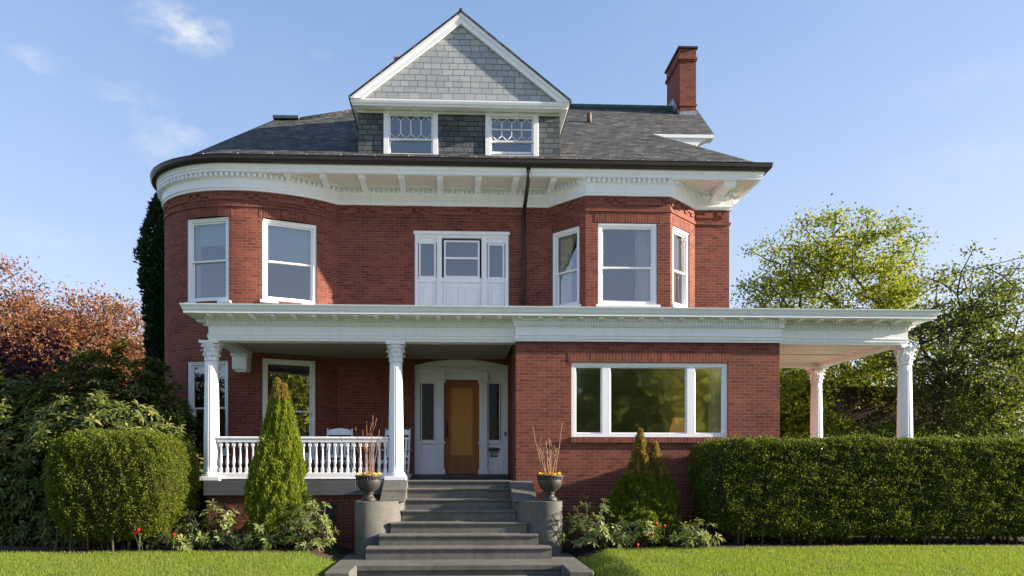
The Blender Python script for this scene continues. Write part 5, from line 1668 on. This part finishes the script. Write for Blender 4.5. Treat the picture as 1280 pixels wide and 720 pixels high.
def rhododendron(name, label, x, y, z0, rx, ry, h, n, length, mat, seed, per=9, cat='shrub', core=True, group=None, fill=.35, e=2.3):
    T = empty(name, (x, y, .17), 0, label, cat, group); rg = np.random.default_rng(seed)
    d = unit(rg.normal(0, 1, (n, 3))); d[:, 2] = np.abs(d[:, 2])**.8 - .15*(rg.random(n) < .4)
    rad_ = 1 - fill*rg.random(n)**1.6 + .16*vnoise(d*2, 1.7, seed)
    C = d*rad_[:, None]*np.array([rx, ry, h])
    C[:, 2] = np.maximum(C[:, 2], .06+.2*rg.random(n)) + z0
    D = d*np.array([1, 1, .8]) + np.array([0, 0, .55]) + rg.normal(0, .25, (n, 3))
    whorls('foliage', C, D, per, length, length*.30, mat, T, rg)
    # twigs from the foot to each shoot
    m = MB()
    for k in range(min(n, 90)):
        p = C[rg.integers(0, n)]; q = (p[0]*.12, p[1]*.12, .0)
        m.tube([q, (p[0]*.55+rg.normal(0, .04), p[1]*.55, p[2]*.45), tuple(p)], .012+.006*h, .005, 5)
    put(m, 'stems', M['bark'], T)
    if core:
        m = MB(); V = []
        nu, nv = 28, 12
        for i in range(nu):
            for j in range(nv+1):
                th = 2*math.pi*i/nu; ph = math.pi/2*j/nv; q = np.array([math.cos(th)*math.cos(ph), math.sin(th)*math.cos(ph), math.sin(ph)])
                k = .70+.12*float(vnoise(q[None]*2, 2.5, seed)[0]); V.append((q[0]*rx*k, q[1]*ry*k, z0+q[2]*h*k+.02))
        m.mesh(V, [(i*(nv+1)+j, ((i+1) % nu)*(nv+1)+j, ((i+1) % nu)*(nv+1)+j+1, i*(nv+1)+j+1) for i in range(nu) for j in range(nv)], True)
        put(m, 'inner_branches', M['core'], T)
    return T
rhododendron('rhododendron', 'huge dark green rhododendron rising behind the clipped yew beside the tower', X(130, 15.6), 15.7, .0, 2.4, 1.95, 3.75, 5200, .19, M['rhodo'], 21, 10, 'shrub', True, None, .3)
rhododendron('rhododendron', 'dark drooping rhododendron at the left edge by the driveway', X(2, 15.6), 15.9, .62, 1.75, 1.6, 2.9, 1800, .19, M['rhodo'], 22, 10, 'shrub', True, None, .3)
sm = [(X(268, 13.5), 13.4, .80, .5, .90, 95, 'low pale green rhododendron between the yew bush and the arborvitae'),
      (X(225, 13.15), 13.15, .55, .38, .48, 44, 'lowest pale rhododendron sprawling beside the foot of the yew bush'),
      (X(331, 13.1), 13.1, .34, .3, .60, 26, 'small rhododendron at the left foot of the tall arborvitae'),
      (X(387, 13.2), 13.2, .58, .42, 1.0, 74, 'pale rhododendron at the right foot of the tall arborvitae, next to the steps'),
      (X(740, 13.35), 13.4, .62, .48, .92, 80, 'rhododendron beside the right cheek wall of the steps'),
      (X(795, 13.25), 13.25, .50, .38, .66, 46, 'shaded rhododendron in front of the orange topped arborvitae'),
      (X(862, 13.15), 13.2, .58, .4, .5, 52, 'low rhododendron at the left end of the long hedge')]
for i, (x, y, rx, ry, h, n, lab) in enumerate(sm):
    rhododendron('rhododendron', lab, x, y, .0, rx, ry, h, int(n*1.35), .135, M['rhodo_light'], 40+i, 9, 'shrub', False, 'small rhododendrons in the front beds', .6)

# ---------------------------------------------------------------- tulips
def make_tulip(h, lean, seed):
    r = random.Random(seed); T = empty('tulip', (0, 0, 0))
    top = Vector((lean, r.uniform(-.05, .02), h))
    m = MB(); m.tube([(0, 0, 0), (lean*.35, 0, h*.55), tuple(top)], .006, .005, 6); put(m, 'stem', M['tulip_leaf'], T)
    m = MB()
    for k in range(6):
        a = k*math.pi/3; ca, sa = math.cos(a), math.sin(a); w = .024
        rows = [(.004, 0, .010), (.028, .02, w), (.030, .045, w), (.016, .072, .006)]
        if k % 2: rows = [(q*.9, z, ww) for q, z, ww in rows]
        for (r0, z0, w0), (r1, z1, w1) in zip(rows, rows[1:]):
            m.face([tuple(top+Vector((r0*ca-w0*sa, r0*sa+w0*ca, z0))), tuple(top+Vector((r0*ca+w0*sa, r0*sa-w0*ca, z0))), tuple(top+Vector((r1*ca+w1*sa, r1*sa-w1*ca, z1))), tuple(top+Vector((r1*ca-w1*sa, r1*sa+w1*ca, z1)))], None, True)
    put(m, 'flower', M['tulip'], T)
    m = MB()
    for k in range(3):
        a = r.uniform(0, 6.28); l = r.uniform(.16, .26); ca, sa = math.cos(a), math.sin(a); pts = [(0, 0, .018), (.25, .6, .03), (.55, .85, .022), (.85, .78, .003)]
        for (d0, z0, w0), (d1, z1, w1) in zip(pts, pts[1:]):
            m.face([(l*d0*ca-w0*sa, l*d0*sa+w0*ca, l*z0), (l*d0*ca+w0*sa, l*d0*sa-w0*ca, l*z0), (l*d1*ca+w1*sa, l*d1*sa-w1*ca, l*z1), (l*d1*ca-w1*sa, l*d1*sa+w1*ca, l*z1)], None, True)
    put(m, 'leaves', M['tulip_leaf'], T)
    return T
tul = [(166, 666, 12.42, 'red tulip leaning left at the foot of the yew bush'), (172.5, 663, 12.45, 'red tulip just right of the one leaning from the yew bush'), (217, 669, 12.62, 'pinkish red tulip among the lowest pale rhododendron'),
       (797, 682, 12.9, 'lowest red tulip in front of the orange topped arborvitae, nearest the lawn'), (815, 668, 12.95, 'red tulip second lowest in the bed under the picture window'), (821, 655.5, 13.05, 'highest red tulip in the bed under the picture window'), (831, 658.5, 13.0, 'rightmost red tulip, near the low rhododendron at the hedge')]
for k, (u, v, y, lab) in enumerate(tul):
    g = float(gz_(0, np.array(y)))+.015; zt = zat(v, X(u, y), y)-.03; le = -.16 if k == 0 else (-.10 if k == 1 else random.uniform(-.05, .05))
    t = make_tulip(max(.14, zt-g), le, k); t.scale = (.8, .8, 1); t.location = (X(u, y)-le, y, g); tag(t, lab, 'flower', 'tulips in the front beds')

# ---------------------------------------------------------------- trees behind
grow_tree('copper_beech', 'copper beech with pinkish orange young leaves behind the left shrubs', 'tree', (X(105, 38), 38, -.2), (X(103, 38), 38, 5.4), (X(112, 38), 38, 6.0), (4.3, 4.0, 4.7), 460, 80000, .13, M['beech'], M['bark'], .32, .02, 'trees beyond the left garden', 1.0, 31, .7, .5, .3)
grow_tree('copper_beech', 'copper beech at the left edge, its crown cut by the picture edge', 'tree', (X(15, 36), 36, -.2), (X(18, 36), 36, 5.6), (X(20, 36), 36, 5.6), (3.9, 4.0, 4.7), 460, 80000, .13, M['beech'], M['bark'], .32, .02, 'trees beyond the left garden', 1.0, 32, .7, .5, .3)
grow_tree('purple_plum', 'dark purple leaved tree in front of the copper beeches', 'tree', (X(12, 24), 24, -.2), (X(15, 24), 24, 3.8), (X(14, 24), 24, 3.2), (2.4, 2.4, 2.7), 200, 16000, .15, M['plum'], M['bark_dark'], .2, .012, None, .75, 33, .8, .45, .25)
# columnar cypress behind the tower
def cypress(x, y, h, r):
    T = empty('cypress', (x, y, 0), 0, 'tall narrow dark green cypress beside the round brick tower', 'conifer'); rg = np.random.default_rng(7)
    n = 26000; t = rg.random(n); a = rg.uniform(0, 6.28, n)
    rr = r*np.minimum(1, (1-t)*5)**.6*(.8+.2*np.sin(t*9))
    lump = 1+.22*vnoise(np.stack([np.cos(a)*1.3, np.sin(a)*1.3, t*h*1.3], 1), 1.7, 3)+.1*vnoise(np.stack([np.cos(a)*3, np.sin(a)*3, t*h*3], 1), 1.7, 4)
    d = rr*lump*(1-.3*rg.random(n)**2)
    o = leafcloud('crown', np.stack([d*np.cos(a), d*np.sin(a), .1+t*h], 1), unit(np.stack([np.cos(a), np.sin(a), np.full(n, 1.0)], 1)), .15, .035, M['cypress'], None, tilt=.5, up=.4); o.parent = T
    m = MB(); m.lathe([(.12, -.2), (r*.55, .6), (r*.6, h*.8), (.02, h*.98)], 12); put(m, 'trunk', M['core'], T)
cypress(X(203, 24), 24, EZ+(586-250)/890*24, .72)
# maples on the right
grow_tree('maple_tree', 'broad yellow green maple with a rounded crown above the side porch', 'tree', (X(1045, 33), 33, -.2), (X(1062, 33), 33, 6.2), (X(1043, 33), 33, 8.5), (4.1, 4.2, 5.0), 520, 62000, .125, M['maple'], M['bark_dark'], .26, .011, 'maples behind the side porch', .74, 51, .55, .3, .35, zmin=3.2)
grow_tree('maple_tree', 'taller darker maple with a straight trunk right of the side porch', 'tree', (X(1170, 26), 26, -.2), (X(1176, 26), 26, 6.2), (X(1215, 26), 26, 5.5), (2.9, 3.0, 3.9), 400, 23000, .12, M['maple_dark'], M['bark_dark'], .22, .010, 'maples behind the side porch', .62, 52, .55, .35, .3, zmin=2.2)
grow_tree('maple_tree', 'loose green maple at the right edge of the picture', 'tree', (X(1262, 28), 28, -.2), (X(1262, 28), 28, 5), (X(1275, 28), 28, 4.6), (2.6, 2.6, 3.9), 170, 9000, .115, M['maple'], M['bark_dark'], .2, .012, 'maples behind the side porch', .85, 53, .6, .4, .25, zmin=1.2)
grow_tree('maple_tree', 'low leafy maple seen between the brick bay and the side porch columns', 'tree', (X(985, 29), 29, -.2), (X(985, 29), 29, 3), (X(985, 29), 29, 3.4), (2.2, 2, 2.6), 160, 12000, .16, M['maple'], M['bark_dark'], .16, .012, 'maples behind the side porch', .8, 54, .7, .4, .2)
M['ivy'] = mat_leaf('climbing leaves', [(.03,.06,.012), (.055,.10,.018), (.09,.14,.022), (.14,.16,.04)], .35, .45)
for k, (u, y, h, n) in enumerate(((1065, 27, 2.6, 6000), (1105, 26.5, 2.9, 6000), (1150, 25, 2.5, 5500), (1205, 25.5, 3.0, 5500), (1248, 26, 2.8, 6000))):
    lab = ['leafy shrub just right of the far side porch column', 'leafy shrub left of the near side porch column', 'leafy shrub right of the near side porch column', 'yellowish leafy shrub in front of the dark outbuilding', 'leafy shrub at the right end of the dark outbuilding'][k]
    grow_tree('leafy_shrub', lab, 'shrub', (X(u, y), y, -.1), (X(u, y), y, h*.5), (X(u, y), y, h*.62), (1.3, 1.2, h*.55), 90, n, .13, M['ivy'], M['bark_dark'], .06, .008, 'shrubs behind the side porch', .6, 60+k, .8, .35, .2)

# dark brick outbuilding behind the trees on the right
oy = 30.0; ox0, ox1 = X(1003, oy), X(1268, oy); oz = zat(486, X(1140, oy), oy)
OB = empty('brick_outbuilding', ((ox0+ox1)/2, oy, 0), 0, 'low dark brick outbuilding behind the trees at the right', 'building')
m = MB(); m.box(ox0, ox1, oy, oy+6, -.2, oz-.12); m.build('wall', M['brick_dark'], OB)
m = MB(); m.bbox(ox0-.15, ox1+.15, oy-.18, oy+6.2, oz-.12, oz+.06, .02); m.build('flat_roof', M['gutter'], OB)
for u in (1060, 1200):
    m = MB(); xx = X(u, oy); m.bbox(xx-.5, xx+.5, oy-.03, oy+.05, 1.0, 2.2, .01); m.build('window', M['black'], OB)

# iron fence seen under the far end of the hedge
FN = empty('iron_fence', (11.2, 15.1, .17), 0, 'black iron fence behind the right end of the hedge', 'fence')
m = MB()
for zz in (.15, .95): m.box(-1.6, 1.9, -.012, .012, zz-.015, zz+.015)
put(m, 'rail', M['black'], FN)
m = MB()
for k in range(28): m.tube([(-1.55+k*.125, 0, 0), (-1.55+k*.125, 0, 1.08)], .008, .006, 5)
put(m, 'pickets', M['black'], FN)
# stone post at the driveway edge
sx_, sy_ = X(71, 14.6), 14.6
SPT = empty('stone_post', (sx_, sy_, .17), 0, 'short grey stone post at the driveway edge beside the clipped yew', 'post')
m = MB(); m.bbox(-.09, .09, -.09, .09, -.1, .34, .015); put(m, 'shaft', M['stone'], SPT)
m = MB(); m.bbox(-.115, .115, -.115, .115, .34, .40, .02); put(m, 'cap', M['stone'], SPT)
# overhead cables
for k, (u0, v0, u1, v1) in enumerate(((1225, 334.5, 1300, 316), (1262, 351, 1300, 343))):
    ya = 34.0; yb2 = 33.0
    a = (X(u0, ya), ya, zat(v0, X(u0, ya), ya)); b = (X(1420, yb2)+4, yb2, zat(v1-26, X(1420, yb2), yb2)+1.5) 
    dirv = Vector((X(u1, ya)-a[0], 0, zat(v1, X(u1, ya), ya)-a[2]))
    pts = [(a[0]+dirv.x*t*6, ya, a[2]+dirv.z*t*6+.15*(t*(t-1))) for t in [i/12-.25 for i in range(16)]]
    m = MB(); m.tube(pts, .022, segs=5); o = m.build('power_cable', M['cable'])
    tag(o, ['upper black overhead cable at the right edge', 'lower black overhead cable at the right edge'][k], 'cable', 'overhead cables')

# trees across the street (they show in the window glass)
grow_tree('street_tree', 'leafy tree across the street, mirrored in the picture window', 'tree', (10.8, -17, -.4), (10.8, -17, 4.5), (12.6, -17, 4.6), (7.2, 3.5, 5.6), 420, 60000, .30, M['street_leaf'], M['bark_dark'], .3, .02, 'trees across the street', 1.4, 71, .75, .3, .2)
grow_tree('street_tree', 'leafy tree across the street, mirrored in the tower window behind the porch', 'tree', (-18.0, -19, -.4), (-18.0, -19, 3.6), (-18.0, -19, 4.0), (3.0, 3, 3.6), 160, 9000, .24, M['maple_dark'], M['bark_dark'], .25, .02, 'trees across the street', 1.1, 72, .75, .3, .2)

# ================================================================== LIGHT, SKY, CAMERA
SUN = Vector((1.0, -.122, .32)).normalized()
elev = math.asin(SUN.z); azim = math.atan2(SUN.x, SUN.y)
sd = bpy.data.lights.new('sun', 'SUN'); sd.energy = SUN_E; sd.angle = rad(.55); sd.color = (1.0, .88, .72)
so = bpy.data.objects.new('sun', sd); COL.objects.link(so); so.location = (20, -5, 15)
so.rotation_euler = (-SUN).to_track_quat('-Z', 'Y').to_euler()

w = bpy.data.worlds.new('World'); SC.world = w; w.use_nodes = True; nt = w.node_tree
for n_ in list(nt.nodes): nt.nodes.remove(n_)
out = nt.nodes.new('ShaderNodeOutputWorld'); bg = nt.nodes.new('ShaderNodeBackground'); bg.inputs[1].default_value = SKY_S
sky = nt.nodes.new('ShaderNodeTexSky'); sky.sky_type = 'NISHITA'; sky.sun_disc = False
sky.sun_elevation = elev; sky.sun_rotation = azim; sky.air_density = 1.0; sky.dust_density = .6; sky.ozone_density = 2.0; sky.altitude = 50
tc = nt.nodes.new('ShaderNodeTexCoord')
dirn = tc.outputs['Generated']
def pixdir(u, v):
    k, q = (u-PU)/F, (PV-v)/F
    d = Vector((CT*k+ST, -ST*k+CT, q)); return d.normalized()
clouds = [((246, 34), .042, .028, .6), ((212, 22), .05, .022, .45), ((203, 158), .038, .032, .3), ((150, 118), .045, .016, .25), ((40, 63), .035, .011, .3), ((232, 165), .03, .02, .3), ((195, 185), .03, .018, .3), ((60, 300), .06, .02, .14), ((1215, 205), .10, .035, .16), ((1240, 90), .12, .03, .12), ((400, 66), .015, .007, .1)]
acc = None
wn = nt.nodes.new('ShaderNodeTexNoise'); wn.inputs['Scale'].default_value = 14; wn.inputs['Detail'].default_value = 4; L(nt, dirn, wn.inputs['Vector'])
warp = N(nt, 'ShaderNodeVectorMath', operation='MULTIPLY_ADD'); L(nt, wn.outputs['Color'], warp.inputs[0]); warp.inputs[1].default_value = (.05, .05, .045); L(nt, dirn, warp.inputs[2])
for (uv, sx, sz, st) in clouds:
    c = pixdir(*uv); rt = Vector((c.y, -c.x, 0)).normalized(); up = rt.cross(c)
    sub = N(nt, 'ShaderNodeVectorMath', operation='SUBTRACT'); L(nt, warp.outputs[0], sub.inputs[0]); sub.inputs[1].default_value = tuple(c + Vector((.025, .025, .022)))
    d1 = N(nt, 'ShaderNodeVectorMath', operation='DOT_PRODUCT'); L(nt, sub.outputs[0], d1.inputs[0]); d1.inputs[1].default_value = tuple(rt/sx)
    d2 = N(nt, 'ShaderNodeVectorMath', operation='DOT_PRODUCT'); L(nt, sub.outputs[0], d2.inputs[0]); d2.inputs[1].default_value = tuple(up/sz)
    dd = mth(nt, 'ADD', mth(nt, 'MULTIPLY', d1.outputs['Value'], d1.outputs['Value']), mth(nt, 'MULTIPLY', d2.outputs['Value'], d2.outputs['Value']))
    s_ = N(nt, 'ShaderNodeVectorMath', operation='DOT_PRODUCT'); L(nt, dirn, s_.inputs[0]); s_.inputs[1].default_value = tuple(c)
    b = mth(nt, 'MULTIPLY', mth(nt, 'SUBTRACT', 1.0, dd, True), st)
    b = mth(nt, 'MULTIPLY', b, mth(nt, 'GREATER_THAN', s_.outputs['Value'], .5))
    acc = b if acc is None else mth(nt, 'ADD', acc, b)
mp = N(nt, 'ShaderNodeMapping'); mp.inputs['Scale'].default_value = (1, 1, 1.8); L(nt, dirn, mp.inputs[0])
cn = noise(nt, mp.outputs[0], 26, 7, .62)
cf = mth(nt, 'MULTIPLY', acc, mth(nt, 'MULTIPLY', mth(nt, 'SUBTRACT', cn, .36, True), 3.4), True)
# thin general veil
veil = mth(nt, 'MULTIPLY', mth(nt, 'SUBTRACT', noise(nt, mp.outputs[0], 3.0, 6, .6), .45, True), .22)
cf = mth(nt, 'ADD', cf, veil, True)
sk = N(nt, 'ShaderNodeVectorMath', operation='MULTIPLY_ADD'); L(nt, sky.outputs[0], sk.inputs[0]); sk.inputs[1].default_value = (.85, .60, .60); sk.inputs[2].default_value = (.22, .68, 1.25)
sz = N(nt, 'ShaderNodeSeparateXYZ'); L(nt, dirn, sz.inputs[0])
hz = mth(nt, 'POWER', mth(nt, 'SUBTRACT', 1.0, mth(nt, 'MULTIPLY', sz.outputs[2], 1.5), True), 1.6)
hz = mth(nt, 'MULTIPLY', hz, mth(nt, 'ADD', .66, mth(nt, 'MULTIPLY', sz.outputs[0], .35)), True)
skc = mixc(nt, hz, sk.outputs[0], (2.7, 2.95, 3.25))
col = mixc(nt, cf, skc, CLOUD_C)
L(nt, col, bg.inputs[0]); L(nt, bg.outputs[0], out.inputs[0])

cam = bpy.data.cameras.new('camera'); co_ = bpy.data.objects.new('camera', cam); COL.objects.link(co_)
cam.sensor_width = 36; cam.lens = F/1280*36; cam.shift_x = (640-PU)/1280; cam.shift_y = (PV-360)/1280
cam.clip_start = .1; cam.clip_end = 2000
co_.location = (0, 0, EZ); co_.rotation_euler = (math.pi/2, 0, -TH)
SC.camera = co_
SC.render.resolution_x, SC.render.resolution_y = 1024, 576
vs = SC.view_settings; vs.view_transform = 'Standard'; vs.look = 'None'; vs.exposure = EXPO; vs.gamma = 1; vs.use_curve_mapping = False
SC.cycles.max_bounces = 8; SC.cycles.transparent_max_bounces = 12
SC.cycles.use_denoising = True
